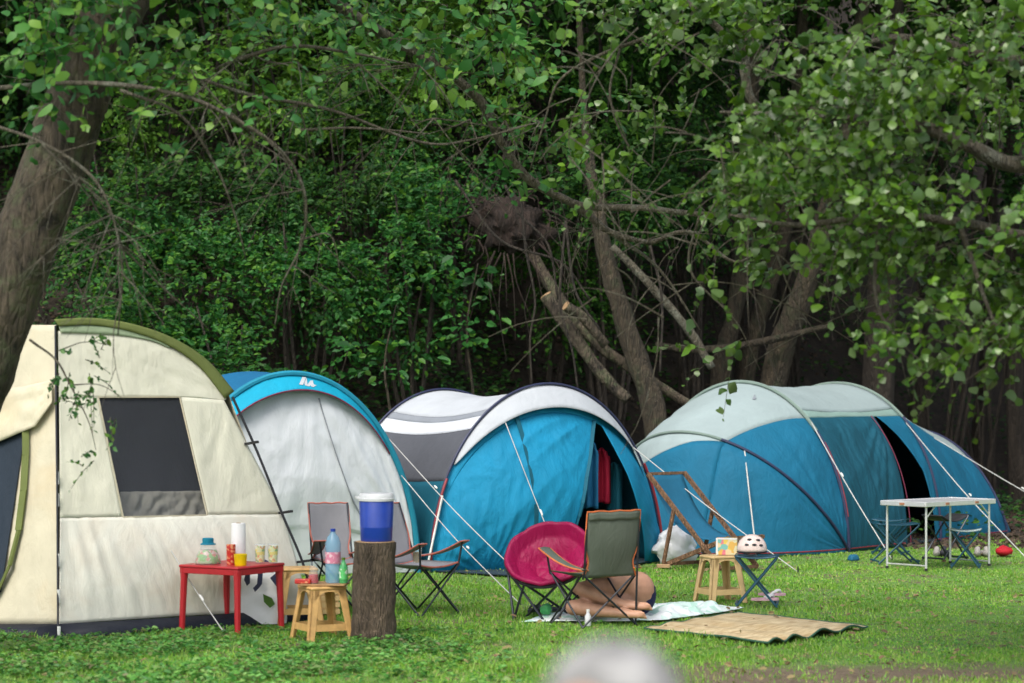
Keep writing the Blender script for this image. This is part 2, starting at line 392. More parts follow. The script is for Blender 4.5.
def groundmat():
    m, n, l, b = newmat('meadow_and_forest_soil')
    f = noisetex(n, l, 1.6, 7, rough=.7); f2 = noisetex(n, l, 22, 5, rough=.75)
    g = ramp(n, l, f2, [(.3, (.06, .13, .02)), (.5, (.12, .25, .04)), (.72, (.2, .33, .07))])
    d = ramp(n, l, f2, [(.3, (.09, .065, .04)), (.7, (.2, .15, .1))])
    col = mix(n, l, g, d, ramp(n, l, f, [(.5, (0, 0, 0)), (.62, (.9, .9, .9))]))
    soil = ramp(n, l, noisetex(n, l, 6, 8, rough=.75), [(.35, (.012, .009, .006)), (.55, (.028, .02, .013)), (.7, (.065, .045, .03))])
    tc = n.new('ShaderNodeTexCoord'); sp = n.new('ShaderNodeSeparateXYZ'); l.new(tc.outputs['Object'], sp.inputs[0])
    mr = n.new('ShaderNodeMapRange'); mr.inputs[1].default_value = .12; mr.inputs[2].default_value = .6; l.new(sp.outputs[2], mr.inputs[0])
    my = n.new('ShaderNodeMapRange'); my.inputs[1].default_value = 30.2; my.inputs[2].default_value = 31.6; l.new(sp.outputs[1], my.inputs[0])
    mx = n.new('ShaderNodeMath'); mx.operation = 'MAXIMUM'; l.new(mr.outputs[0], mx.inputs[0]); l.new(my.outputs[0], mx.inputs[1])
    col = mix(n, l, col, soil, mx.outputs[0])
    # bare trodden earth strip near the viewer
    m1 = n.new('ShaderNodeMapRange'); m1.inputs[1].default_value = 16.9; m1.inputs[2].default_value = 16.3; l.new(sp.outputs[1], m1.inputs[0])
    m2 = n.new('ShaderNodeMapRange'); m2.inputs[1].default_value = .4; m2.inputs[2].default_value = 1.4; l.new(sp.outputs[0], m2.inputs[0])
    mm = n.new('ShaderNodeMath'); mm.operation = 'MULTIPLY'; l.new(m1.outputs[0], mm.inputs[0]); l.new(m2.outputs[0], mm.inputs[1])
    col = mix(n, l, col, d, mm.outputs[0])
    l.new(col, b.inputs['Base Color']); b.inputs['Roughness'].default_value = .95; bump(n, l, b, f2, .8, .04); return m
nx, ny = len(xs), len(ys)
idx = np.arange(nx*ny).reshape(ny, nx)
q = np.stack([idx[:-1, :-1], idx[:-1, 1:], idx[1:, 1:], idx[1:, :-1]], -1).reshape(-1, 4)
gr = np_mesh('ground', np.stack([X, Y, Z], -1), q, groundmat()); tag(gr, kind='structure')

# ------------------------------------------------------------------ leaves
def norm(a): return a/np.maximum(np.linalg.norm(a, axis=-1, keepdims=True), 1e-9)
def np_mesh2(name, v, k, faces, mat, parent=None):
    me = bpy.data.meshes.new(name); v = np.asarray(v, np.float32).reshape(-1, 3)
    if parent is not None:
        o = root_of(parent); v = v-np.array([o.x, o.y, o.z], np.float32)
    n = len(k); li = []; st = []; c = 0
    for f in faces:
        li.append((k+np.array(f)).ravel()); st.append(c+np.arange(n)*len(f)); c += n*len(f)
    li = np.concatenate(li).astype(np.int32); st = np.concatenate(st).astype(np.int32)
    me.vertices.add(len(v)); me.vertices.foreach_set('co', v.ravel()); me.loops.add(len(li)); me.loops.foreach_set('vertex_index', li)
    me.polygons.add(len(st)); me.polygons.foreach_set('loop_start', st); me.polygons.foreach_set('use_smooth', np.full(len(st), True)); me.update(calc_edges=True)
    return link_mesh(name, me, mat, parent)
def leaf_mesh(name, pos, d, nrm, size, mat, parent=None, wr=.6, fold=.25, hi=False):
    d = norm(d); s = norm(np.cross(d, nrm)); n = np.cross(s, d); L = size[:, None]; w = L*wr*.5
    b = pos; cup = n*L*fold*.35
    prof = ((.12, .5), (.36, 1.), (.62, .92), (.85, .5)) if hi else ((.3, .92), (.72, .76))
    if hi:
        jw = lambda: np.clip(rng.normal(1, .2, (len(pos), 1)), .45, 1.5); cb = rng.normal(.12, .3, (len(pos), 1)); sb = rng.normal(0, .22, (len(pos), 1)); fo = rng.uniform(-.3, 1.3, (len(pos), 1))
        pt = lambda t, k, e: b+d*L*t+s*w*k*e*jw()+cup*k*fo-n*L*cb*t*t+s*L*sb*t*t*.5
        cols = [b]+[pt(t, k, 1) for t, k in prof]+[pt(1, 0, 1)]+[pt(t, k, -1) for t, k in prof[::-1]]
        vs = np.stack(cols, 1); k = np.arange(len(pos))[:, None]*len(cols)
        return np_mesh2(name, vs, k, [(0, 1, 9), (1, 2, 8, 9), (2, 3, 7, 8), (3, 4, 6, 7), (4, 5, 6)], mat, parent)
    cols = [b]+[b+d*L*t+s*w*k+cup*k for t, k in prof]+[b+d*L-n*L*.1]+[b+d*L*t-s*w*k+cup*k for t, k in prof[::-1]]
    vs = np.stack(cols, 1); k = np.arange(len(pos))[:, None]*len(cols)
    if hi: q = np.concatenate([k+np.array(z) for z in ((0, 1, 2, 8), (0, 8, 9, 9), (2, 3, 7, 8), (3, 4, 6, 7), (4, 5, 6, 6))], 0) if False else None
    if hi:
        return np_mesh2(name, vs, k, [(0, 1, 9), (1, 2, 8, 9), (2, 3, 7, 8), (3, 4, 6, 7), (4, 5, 6)], mat, parent)
    q = np.concatenate([k+np.array([0, 1, 2, 3]), k+np.array([0, 3, 4, 5])], 0)
    return np_mesh(name, vs, q, mat, parent, smooth=False)
def sprays(starts, dirs, length, m, size, droop=.25, flat=.8, tilt=.35):
    """m leaves on each twig, alternately left and right; returns arrays"""
    N = len(starts); d = norm(dirs); up = np.array([0, 0, 1.])
    t = (np.arange(m)+.6)/m; t = t[None, :, None]*np.ones((N, 1, 1)); t = np.clip(t+rng.normal(0, .05, t.shape), .05, 1.05)
    L = length[:, None, None]; p = starts[:, None, :]+d[:, None, :]*L*t-up*L*droop*t*t
    side = norm(np.cross(d, up+rng.normal(0, 1-flat, (N, 3))))[:, None, :]; sg = np.where(np.arange(m) % 2 == 0, 1, -1)[None, :, None]
    ld = d[:, None, :]*.7+side*sg*.75-up*.25+rng.normal(0, .3, (N, m, 3))
    nr = up*flat+rng.normal(0, tilt, (N, m, 3))+np.array([0, -.45, 0])
    sz = size*np.clip(np.exp(rng.normal(0, .32, (N, m))), .4, 1.7)*(1-.25*t[..., 0])
    return p.reshape(-1, 3), ld.reshape(-1, 3), nr.reshape(-1, 3), sz.ravel()
def twig_tubes(mb, starts, dirs, length, r, droop=.25):
    up = Vector((0, 0, 1))
    for s, d, L in zip(starts, norm(dirs), length):
        s = Vector(s); d = Vector(d)
        mb.tube([s+d*L*t-up*L*droop*t*t for t in (0, .5, 1)], [r, r*.75, r*.4], 3, caps=False)
def crown_sprays(c, rad, n, m, size, length=.6, surf=.5, droop=.25, zbias=0., lumps=9, flat=.8, lr_=(.28, .5)):
    """twigs spread through a lumpy crown volume"""
    c = np.array(c, float); rad = np.array(rad, float)
    lc = norm(rng.normal(0, 1, (lumps, 3)))*rng.uniform(.25, .8, (lumps, 1)); lr = rng.uniform(*lr_, lumps)
    k = rng.integers(0, lumps, n); u = norm(rng.normal(0, 1, (n, 3)))*(rng.uniform(0, 1, (n, 1))**surf)
    p = c+(lc[k]+u*lr[k][:, None])*rad; d = norm((p-c)/rad)*.7+norm(u)*.6+np.array([0, 0, zbias]); 
    return (p,)+(d, rng.uniform(.6, 1.3, n)*length)
def tree_crown(name, c, rad, n, m, size, mat, parent, **k):
    fl = k.get('flat', .8); p, d, L = crown_sprays(c, rad, n, m, size, **k)
    a = sprays(p, d, L, m, size, k.get('droop', .25), fl)
    return leaf_mesh(name, *a, mat, parent)
# ------------------------------------------------------------------ grass and ground cover
def in_quad(x, y, c):
    r = np.ones(len(x), bool)
    for i in range(4):
        ax, ay = c[i]; bx, by = c[(i+1) % 4]; r &= ((bx-ax)*(y-ay)-(by-ay)*(x-ax)) > 0
    return r
MATQ = [G(644, 630), G(768, 646), G(868, 629), G(738, 614)]     # corners of the straw mat
TOWQ = [G(520, 623), G(668, 621), G(746, 609), G(600, 601)]
def cquad(q, s=.96):
    c = sum(q, Vector((0, 0, 0)))/4; return [((c+(p-c)*s).x, (c+(p-c)*s).y) for p in q]
n = 330000
yy = 14.2*(31/14.2)**rng.uniform(0, 1, n)**1.1; xx = rng.uniform(-1, 1, n)*(yy*.225+.5)
dens = .62+.55*fbm(xx, yy, 2.1, 3)*.5+.2*fbm(xx, yy, 7, 1)
bare = np.clip((16.9-yy)/.5, 0, 1)*np.clip((xx-.3)/.8, 0, 1)*np.clip(.95-.35*fbm(xx, yy, 3, 5), 0, 1)
patchy = sstep(.45, 1.1, fbm(xx, yy, 1.9, 9)*.9)
keep = rng.uniform(0, 1, n) < np.clip(dens, .25, 1)*(1-.88*bare)*(1-.55*patchy)
keep &= ~in_quad(xx, yy, cquad(MATQ)) & ~in_quad(xx, yy, cquad(TOWQ))
keep &= ~((yy > 25.3) & (xx < -.9) & (xx > -2.5)) & ~((yy > 29) & (xx > 2) & (xx < 5.6))
xx, yy = xx[keep], yy[keep]; n = len(xx); zz = hgt(xx, yy)
H = (rng.uniform(.02, .06, n)+.03*sstep(.5, 1.3, fbm(xx, yy, 3.3, 12)))*(.75+.25*fbm(xx, yy, 1.7, 4)*.6)*(1-.4*np.clip((xx-1)/3, 0, 1)); H = np.clip(H, .018, .12)
a = rng.uniform(0, 2*PI, n); wd = rng.uniform(.0035, .0065, n)*(yy/18); ln = rng.uniform(.1, .8, n)*H; la = rng.uniform(0, 2*PI, n)
p = np.stack([xx, yy, zz-.004], -1); s = np.stack([np.cos(a), np.sin(a), 0*a], -1)*wd[:, None]
l_ = np.stack([np.cos(la), np.sin(la), 0*la], -1)*ln[:, None]; up = np.array([0, 0, 1.])
vsx = np.stack([p-s, p+s, p+s*.7+l_*.4+up*H[:, None]*.6, p-s*.7+l_*.4+up*H[:, None]*.6, p+l_+up*H[:, None]], 1)
k = np.arange(n)[:, None]*5
me_q = np.concatenate([k+np.array([0, 1, 2, 3])], 0); tri = k+np.array([3, 2, 4])
me = bpy.data.meshes.new('grass'); me.vertices.add(n*5); me.vertices.foreach_set('co', vsx.astype(np.float32).ravel())
me.loops.add(n*7); me.loops.foreach_set('vertex_index', np.concatenate([me_q.ravel(), tri.ravel()]).astype(np.int32))
me.polygons.add(n*2); me.polygons.foreach_set('loop_start', np.concatenate([np.arange(n)*4, n*4+np.arange(n)*3]).astype(np.int32)); me.update(calc_edges=True)
tag(link_mesh('grass', me, M['grass']), 'short trodden green grass of the meadow around the tents', 'grass', kind='stuff')
# clover and broad weeds, thick at the left front
n = 42000
yy = 14.2*(24/14.2)**rng.uniform(0, 1, n); xx = rng.uniform(-1, 1, n)*(yy*.225+.4)
pr = np.where(xx < -.3+.5*np.sin(yy*2.3), .62, .0)*sstep(20.3, 18.2, yy)+.16+.2*sstep(.3, .9, fbm(xx, yy, 1.4, 6)); pr = np.clip(pr, 0, 1)*(.15+.85*sstep(-.7, .7, fbm(xx, yy, 2.6, 8)))
pr *= 1-.9*np.clip((16.8-yy)/.4, 0, 1)*np.clip((xx-.2)/.6, 0, 1)
keep = (rng.uniform(0, 1, n) < pr) & ~in_quad(xx, yy, cquad(MATQ, 1.02)) & ~in_quad(xx, yy, cquad(TOWQ, 1.02))
xx, yy = xx[keep], yy[keep]; n = len(xx); m = 5
hh = rng.uniform(.01, .06, n)*np.where((xx < 0) & (yy < 19), 1., .6)*np.where(yy > 18.2, .6, 1)
c = np.stack([xx, yy, hgt(xx, yy)+hh], -1); aa = rng.uniform(0, 2*PI, (n, m))
ld = np.stack([np.cos(aa), np.sin(aa), rng.uniform(-.3, .5, (n, m))], -1); nr = np.array([0, -.2, 1.])+rng.normal(0, .35, (n, m, 3))
sz = rng.uniform(.012, .05, (n, 1))*np.where((xx < 0) & (yy < 19), 1.15, .6)[:, None]*np.ones((1, m))
w = leaf_mesh('weeds', (c[:, None]+rng.normal(0, .012, (n, m, 3))).reshape(-1, 3), ld.reshape(-1, 3), nr.reshape(-1, 3), sz.ravel(), M['weed'], wr=.62)
tag(w, 'low leafy weeds and clover thick at the front left of the meadow', 'weeds', kind='stuff')
# leaf litter and ivy over the slope
n = 24000; yy = rng.uniform(29.6, 42, n); xx = rng.uniform(-1, 1, n)*(yy*.24+1.5)
pr = .35+.6*sstep(-.2, .8, fbm(xx, yy, .9, 3)); keep = rng.uniform(0, 1, n) < np.clip(pr*sstep(.3, 2.2, hgt(xx, yy))+.12, 0, 1)*np.where(xx < 0, 1, .55); xx, yy = xx[keep], yy[keep]; n = len(xx)
c = np.stack([xx, yy, hgt(xx, yy)+rng.uniform(.03, .35, n)], -1); m = 6; aa = rng.uniform(0, 2*PI, (n, m))
ld = np.stack([np.cos(aa), np.sin(aa), rng.uniform(-.4, .3, (n, m))], -1); nr = np.array([0, -.6, .8])+rng.normal(0, .3, (n, m, 3))
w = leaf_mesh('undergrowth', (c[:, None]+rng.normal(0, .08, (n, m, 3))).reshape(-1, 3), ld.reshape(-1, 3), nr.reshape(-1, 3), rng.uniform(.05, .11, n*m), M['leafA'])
tag(w, 'dark low undergrowth covering the wooded bank', 'undergrowth', kind='stuff')
n = 26000; yy = rng.uniform(28.8, 40, n); xx = rng.uniform(-1, 1, n)*(yy*.24+1)
c = np.stack([xx, yy, hgt(xx, yy)+.02], -1); aa = rng.uniform(0, 2*PI, n)
ld = np.stack([np.cos(aa), np.sin(aa), rng.normal(0, .3, n)], -1); nr = np.array([0, -.7, .7])+rng.normal(0, .4, (n, 3))
M['litter'] = leafmat('dead_leaves', [(.025, .016, .01), (.045, .03, .018), (.08, .05, .03), (.035, .022, .014)], rough=.8, transl=.05)
w = leaf_mesh('leaf_litter', c, ld, nr, rng.uniform(.05, .1, n), M['litter']); tag(w, 'brown dead leaves strewn on the bank', 'leaf litter', kind='stuff')
n = 1500; yy = 14.2*(28/14.2)**rng.uniform(0, 1, n); xx = rng.uniform(-1, 1, n)*(yy*.225+.4); c = np.stack([xx, yy, hgt(xx, yy)+rng.uniform(.01, .04, n)], -1); aa = rng.uniform(0, 2*PI, n)
M['litter2'] = leafmat('fallen_leaves', [(.16, .1, .05), (.25, .18, .09), (.3, .26, .1), (.12, .08, .05)], rough=.8, transl=.1)
w = leaf_mesh('fallen_leaves', c, np.stack([np.cos(aa), np.sin(aa), rng.normal(0, .25, n)], -1), np.array([0, -.2, 1.])+rng.normal(0, .4, (n, 3)), rng.uniform(.03, .065, n), M['litter2'])
tag(w, 'scattered dry fallen leaves lying on the meadow grass', 'fallen leaves', kind='stuff')
# ------------------------------------------------------------------ trees
def trunk_mesh(name, pts, r, mat, parent, n=18, jit=.12, seed=0, sm=6, limbs=()):
    mb = MB(); c = cr(pts, sm); rr = [interp(range(len(pts)), r, i/sm) for i in range(len(c))]
    mb.tube(c, rr, n, jit=jit, seed=seed)
    for lp, lr in limbs:
        c = cr(lp, 5); rr = [interp(range(len(lp)), lr, i/5) for i in range(len(c))]; mb.tube(c, rr, 8, jit=jit, seed=seed+3)
    return mb.build(name, mat, parent, auto=180)
M['leafE2'] = leafmat('yellow_green_leaves', [(.02, .1, .02), (.04, .16, .03), (.08, .22, .03), (.15, .28, .03)], rough=.45, spec=.4)
# the big leaning tree at the left
lt = empty('leaning_tree', P(-60, 640, 17.0)*1.0, 0, 'big rough-barked tree leaning right at the left edge, bare arching twigs', 'tree')
lt.location = Vector((-4.25, 17.2, 0))
A = [V(-4.3, 17.2, -.2), P(-52, 460, 17.1), P(-12, 350, 17.0), P(32, 225, 16.9), P(74, 110, 16.9), P(114, 10, 16.9), P(165, -75, 17), P(235, -180, 17.2), P(270, -320, 17.6)]
trunk_mesh('trunk', A, [.4, .25, .235, .225, .22, .21, .2, .18, .14], M['bark1'], lt, 48, .08, 1, 12)
mb = MB(); 
def limb(pts, rs, n=8, jit=.15, seed=0, sm=6):
    c = cr(pts, sm); mb.tube(c, [interp(range(len(pts)), rs, i/sm) for i in range(len(c))], n, jit=jit, seed=seed)
D = [P(238, -185, 17.2), P(290, -90, 18), P(330, -5, 18.6), P(385, 35, 19), P(430, 62, 19.2), P(478, 98, 19.4), P(500, 140, 19.5), P(530, 180, 19.6), P(575, 205, 19.7), P(610, 232, 19.7), P(650, 243, 19.7)]
limb(D, [.1, .075, .055, .048, .045, .04, .036, .036, .034, .028, .02], 10)
limb([D[7], P(580, 205, 19.5), P(640, 208, 19.2), P(700, 214, 18.8), P(765, 216, 18.5)], [.03, .028, .026, .022, .014])
limb([D[10], P(690, 232, 19.6), P(735, 262, 19.6), P(770, 240, 19.4)], [.02, .016, .012, .006])
limb([D[9], P(660, 270, 19.8), P(700, 330, 19.8)], [.02, .012, .006])
limb([A[3], P(0, 88, 16.2), P(60, 83, 15.8), P(130, 86, 15.6), P(190, 98, 15.6), P(240, 122, 15.7), P(280, 150, 15.8), P(304, 190, 15.9), P(303, 240, 16), P(282, 285, 16), P(275, 325, 16)][1:], [.017, .017, .016, .015, .014, .012, .01, .008, .006, .004])
limb([P(-30, 118, 15.5), P(40, 142, 15.4), P(90, 175, 15.4), P(112, 215, 15.4), P(122, 270, 15.4), P(118, 335, 15.5)], [.012, .011, .01, .008, .006, .004])
limb([P(120, 90, 15.6), P(180, 115, 15.7), P(215, 165, 15.8), P(235, 215, 15.9), P(246, 260, 16)], [.012, .01, .008, .006, .003])
limb([P(235, 60, 17), P(290, 46, 17), P(345, 52, 17.2), P(420, 66, 17.5)], [.016, .014, .011, .005])
limb([P(150, 60, 16.8), P(240, 92, 17), P(330, 110, 17.3), P(420, 142, 17.5), P(470, 140, 17.6), P(540, 122, 17.8)], [.015, .013, .012, .01, .008, .004])
limb([P(300, 130, 17), P(360, 128, 17), P(430, 134, 17)], [.01, .008, .004])
limb([P(300, 240, 16), P(330, 235, 16), P(340, 270, 16.1)], [.007, .005, .003])
limb([P(115, 240, 15.4), P(160, 285, 15.6), P(210, 330, 15.8)], [.008, .006, .003])
limb([P(30, 340, 16.4), P(56, 360, 16.2), P(70, 385, 16.1), P(88, 420, 16), P(96, 450, 16)], [.009, .008, .006, .004, .002])
limb([P(70, 385, 16.1), P(100, 385, 16), P(125, 400, 16)], [.005, .003, .002])
limb([P(60, 350, 16.2), P(85, 342, 16.1), P(110, 345, 16)], [.005, .003, .002])
tw_s = []; tw_d = []; tw_l = []
def lims(v): return v
r2 = random.Random(3)
base_lines = [[P(0, 88, 16.2), P(130, 86, 15.6), P(240, 122, 15.7), P(304, 190, 15.9), P(290, 280, 16)], D[2:], [P(235, 60, 17), P(420, 66, 17.5)], [P(150, 60, 16.8), P(330, 110, 17.3), P(540, 122, 17.8)], [P(40, 142, 15.4), P(112, 215, 15.4), P(120, 300, 15.4)]]
for q in range(150):
    b = r2.choice(base_lines); c = cr(b, 6); s = r2.choice(c); L = r2.uniform(.2, .9)
    d = V(r2.uniform(-1, 1), r2.uniform(-.6, .6), r2.uniform(-1, .35)).normalized(); e = V(r2.uniform(-.5, .5), 0, r2.uniform(-.6, .2))
    pts = [s, s+d*L*.35, s+d*L*.7+e*L*.15, s+d*L+e*L*.4]; mb.tube(cr(pts, 3), [.006-.0045*i/9 for i in range(10)], 4, caps=False)
    for z in range(2):
        k = pts[r2.choice((1, 2))]; d2 = (d+V(r2.uniform(-1, 1), r2.uniform(-.5, .5), r2.uniform(-1, .6))).normalized()*L*.4; mb.tube([k, k+d2*.5, k+d2+V(0, 0, -.03)], [.003, .002, .001], 3, caps=False)
BR_L = mb
def box_sprays(regions, m, size, length=.35, droop=.35, flat=.6, tilt=.5, dirb=(0, 0, -.2), gap=None):
    P_, D_, N_, S_ = [], [], [], []; st = []
    for (x0, y0, x1, y1, Y0, Y1, n) in regions:
        px = rng.uniform(x0, x1, n); py = rng.uniform(y0, y1, n); YY = rng.uniform(Y0, Y1, n)
        if gap is not None:
            wx, wz = (px-CX)/F*YY, CH-(py-HY)/F*YY; k_ = fbm(wx*.8-.5*wz, wz*1.7+YY*.5, 1.9, gap) > -.45; px, py, YY = px[k_], py[k_], YY[k_]; n = len(px)
        s = np.stack([(px-CX)/F*YY, YY, CH-(py-HY)/F*YY], -1); d = rng.normal(0, 1, (n, 3))+np.array(dirb); L = rng.uniform(.5, 1.3, n)*length
        a = sprays(s, d, L, m, size, droop, flat, tilt); st.append((s, d, L))
        for q, z in zip((P_, D_, N_, S_), a): q.append(z)
    return [np.concatenate(z) for z in (P_, D_, N_, S_)], st
a, st = box_sprays([(0, -60, 130, 60, 15.6, 16.6, 85), (20, 60, 150, 115, 15.5, 16.4, 16), (40, -40, 190, 75, 15.8, 17, 45), (100, -50, 300, 30, 16.4, 18, 50), (330, -30, 540, 60, 18, 19.5, 110), (230, -20, 380, 60, 17, 19, 40), (150, 60, 330, 150, 15.6, 17, 22), (400, 30, 560, 110, 18, 19.5, 45),
    (-150, -300, 300, -60, 15.5, 19, 260), (480, 90, 620, 200, 18.8, 19.8, 22)], 7, .085, .32)
a2, s2 = box_sprays([(62, 340, 105, 440, 15.9, 16.1, 9), (45, 345, 75, 400, 16, 16.2, 5), (75, 385, 125, 420, 15.9, 16.1, 7), (80, 440, 105, 470, 15.9, 16.1, 3)], 8, .04, .2, dirb=(.2, 0, -.5))
leaf_mesh('crown', *[np.concatenate(z) for z in zip(a, a2)], M['leafE2'], lt, wr=.62, hi=True)
mb = BR_L
for s, d, L in st+s2: twig_tubes(mb, s, d, L, .004, .35)
mb.build('branches', M['bark3'], lt, auto=180)
# broad-leaved tree overhanging from the right
rt = empty('broadleaf_tree', (4.6, 16.2, 0), 0, 'overhanging tree with large broad leaves filling the upper right corner', 'tree')
B = [V(4.75, 16.2, -.2), V(4.7, 16.2, 1.2), V(4.75, 16.1, 2.6), V(4.55, 16.1, 4.2), V(4.3, 16.1, 6.2), V(4.2, 16.3, 8.5)]
trunk_mesh('trunk', B, [.3, .26, .25, .22, .17, .09], M['bark1'], rt, 20, .14, 5, 6)
mb = MB()
limb([B[3], P(1110, 130, 15.9), P(1024, 165, 15.8), P(975, 148, 15.7), P(930, 130, 15.7), P(880, 122, 15.7), P(820, 116, 15.8), P(720, 112, 16)], [.09, .07, .06, .05, .045, .035, .025, .01])
limb([B[3], P(1150, 20, 16.5), P(1024, 60, 16.6), P(950, 45, 16.6), P(890, 38, 16.6), P(820, 60, 16.7)], [.1, .08, .05, .035, .025, .01])
limb([B[2], P(1150, 200, 15.4), P(1040, 235, 15.2), P(960, 222, 15.2), P(880, 215, 15.3), P(800, 225, 15.5), P(730, 215, 15.8)], [.08, .06, .04, .03, .025, .018, .008])
limb([B[4], P(900, -150, 17.5), P(760, -40, 17.8), P(745, 20, 17.8), P(745, 65, 17.8), P(752, 100, 17.7), P(785, 125, 17.6), P(812, 150, 17.5)], [.1, .07, .055, .05, .04, .033, .025, .015])
limb([P(745, 60, 17.8), P(720, 30, 17.8), P(690, 5, 17.8), P(640, -40, 17.9)], [.04, .03, .02, .012])
limb([P(690, 20, 17.8), P(640, 40, 18), P(600, 55, 18), P(560, 80, 18), P(545, 120, 18.1), P(530, 170, 18.2)], [.02, .016, .013, .01, .008, .004])
limb([P(620, 48, 18), P(610, 95, 18), P(625, 140, 18.1), P(655, 170, 18.1)], [.011, .009, .007, .004])
limb([P(880, 215, 15.3), P(875, 290, 15.2), P(890, 330, 15.2), P(930, 370, 15.2)], [.015, .012, .009, .004])
limb([P(960, 225, 15.2), P(985, 300, 15.1), P(1000, 350, 15.1), P(960, 385, 15.1)], [.018, .013, .009, .004])
limb([P(700, 214, 18), P(690, 270, 18.1), P(735, 320, 18.1), P(760, 370, 18.2)], [.012, .009, .006, .003])
limb([P(765, 216, 17.9), P(790, 290, 18), P(820, 340, 18)], [.01, .007, .003])
for q in range(150):
    s = P(r2.uniform(560, 1000), r2.uniform(20, 320), r2.uniform(15, 17.8)); L = r2.uniform(.25, .8)
    d = V(r2.uniform(-1, 1), r2.uniform(-.5, .5), r2.uniform(-1, .5)).normalized(); e = V(r2.uniform(-.6, .6), 0, -.5)
    mb.tube(cr([s, s+d*L*.4, s+d*L*.8+e*L*.2, s+d*L+e*L*.5], 3), [.007-.005*i/9 for i in range(10)], 4, caps=False)
BR_R = mb
REG = [(840, 0, 1060, 120, 14.6, 17.5, 150), (720, 0, 860, 90, 15, 17.5, 74), (660, -20, 760, 40, 16, 18, 26), (560, -30, 680, 20, 17, 18.3, 24),
       (740, 80, 930, 200, 14.6, 17.2, 150), (900, 180, 1060, 320, 14.3, 16.8, 125), (830, 190, 940, 280, 14.6, 16.8, 66), (690, 130, 800, 215, 16, 18, 52),
       (950, 290, 1060, 350, 14.5, 16, 28), (875, 305, 945, 365, 14.8, 15.4, 14), (960, 310, 1010, 365, 14.8, 15.4, 8), (600, 180, 700, 225, 17.8, 19, 26),
       (700, 215, 830, 300, 15.5, 18, 14), (705, 335, 760, 360, 17.6, 18.2, 3), (560, 90, 690, 170, 17.5, 18.6, 12), (650, 110, 740, 160, 17, 18.5, 10),
       (900, -330, 1400, 0, 14, 19, 200), (560, -250, 900, -20, 15, 19, 120), (1060, 0, 1300, 300, 14, 18, 110)]
REG = [(*r_[:6], int(r_[6]*(1.5 if (r_[0]+r_[2])/2 > 830 else 1.3))) for r_ in REG]
a, st = box_sprays(REG, 12, .067, .4, dirb=(-.5, 0, -.15), flat=.5, tilt=.5, gap=2.)
leaf_mesh('crown', *a, M['leafC'], rt, wr=.84, fold=.45, hi=True)
mb = BR_R
for s, d, L in st: twig_tubes(mb, s, d, L, .004, .35)
mb.build('branches', M['bark3'], rt, auto=180)
# forest trees behind the tents
def gz(x, y): return float(hgt(x, y))
def wood_tree(pts, rs, bk, label, crown, cm='leafD', n=500, leaf=.14, limbs=(), seed=0):
    b = Vector(pts[0]); t = empty('forest_tree', (b.x, b.y, gz(b.x, b.y)), 0, label, 'tree', 'forest trees behind the tents')
    p = [Vector(q) for q in pts]; p[0].z = gz(b.x, b.y)-.25
    trunk_mesh('trunk', p, rs, M[bk], t, 16, .16, seed, 7, limbs)
    c, rad = crown; tree_crown('crown', c, rad, n, 7, leaf, M[cm], t, length=.8, flat=.55)
    return t
wood_tree([P(676, 470, 30.6), P(655, 420, 30.7), P(634, 350, 30.8), P(612, 280, 30.9), P(598, 215, 31), P(585, 120, 31.5), P(575, -60, 32)], [.19, .155, .14, .12, .09, .05, .03], 'bark2',
          'curved brown trunk leaning left above the gap between the two blue tents', ((.9, 32, 8.6), (3.2, 2.6, 2.6)), n=520)
wood_tree([P(705, 440, 34), P(722, 370, 34), P(735, 310, 34), P(745, 220, 34), P(752, 100, 34), P(760, -60, 34)], [.15, .135, .12, .11, .1, .08], 'bark2',
          'dark trunk just left of the mint roof, leftmost of the three behind the right tent', ((3.0, 34.5, 9.2), (2.6, 3, 2.4)), n=420, seed=3)
wood_tree([P(728, 440, 34.6), P(748, 360, 34.5), P(768, 290, 34.4), P(790, 200, 34.4), P(800, 60, 34.4), P(806, -60, 34.5)], [.14, .13, .12, .1, .09, .06], 'bark2',
          'middle of the three trunks rising behind the mint roofed tent', ((5.2, 35.4, 9.0), (2.6, 2.6, 2.4)), n=420, seed=9)
wood_tree([P(752, 450, 33.5), P(776, 370, 33.4), P(800, 300, 33.3), P(822, 230, 33.3), P(846, 130, 33.4), P(870, -40, 33.6)], [.2, .18, .16, .14, .11, .08], 'bark2',
          'thick trunk leaning right over the apex of the mint roofed tent', ((5, 33, 9.6), (3.4, 2.6, 2.6)), n=520, seed=12)
wood_tree([P(884, 450, 36), P(878, 380, 36), P(876, 310, 36), P(880, 200, 36), P(884, -60, 36)], [.17, .15, .14, .13, .1], 'bark2',
          'slim reddish trunk behind the right end of the mint roof', ((6.2, 37, 9.4), (3, 2.8, 2.4)), n=400, seed=15)
wood_tree([P(908, 460, 37), P(920, 400, 37), P(932, 330, 37), P(938, 200, 37), P(940, -60, 37)], [.17, .15, .14, .12, .1], 'barkd',
          'dark trunk behind the low right end of the mint roofed tent', ((7.4, 38, 9.6), (3, 2.8, 2.6)), n=400, seed=17)
wood_tree([P(974, 500, 38), P(980, 430, 38), P(986, 380, 38), P(992, 200, 38), P(998, -60, 38)], [.14, .13, .12, .1, .08], 'barkd',
          'thin upright trunk in the dark gap at the far right', ((8.8, 38.6, 9), (3, 2.8, 3)), n=400, seed=19)
wood_tree([P(1020, 500, 37), P(1016, 430, 37), P(1014, 330, 37), P(1010, 100, 37), P(1008, -60, 37)], [.15, .13, .12, .11, .08], 'barkd',
          'dark trunk cut by the right edge of the photo', ((9.8, 36.5, 9), (3, 2.8, 3)), n=400, seed=23)
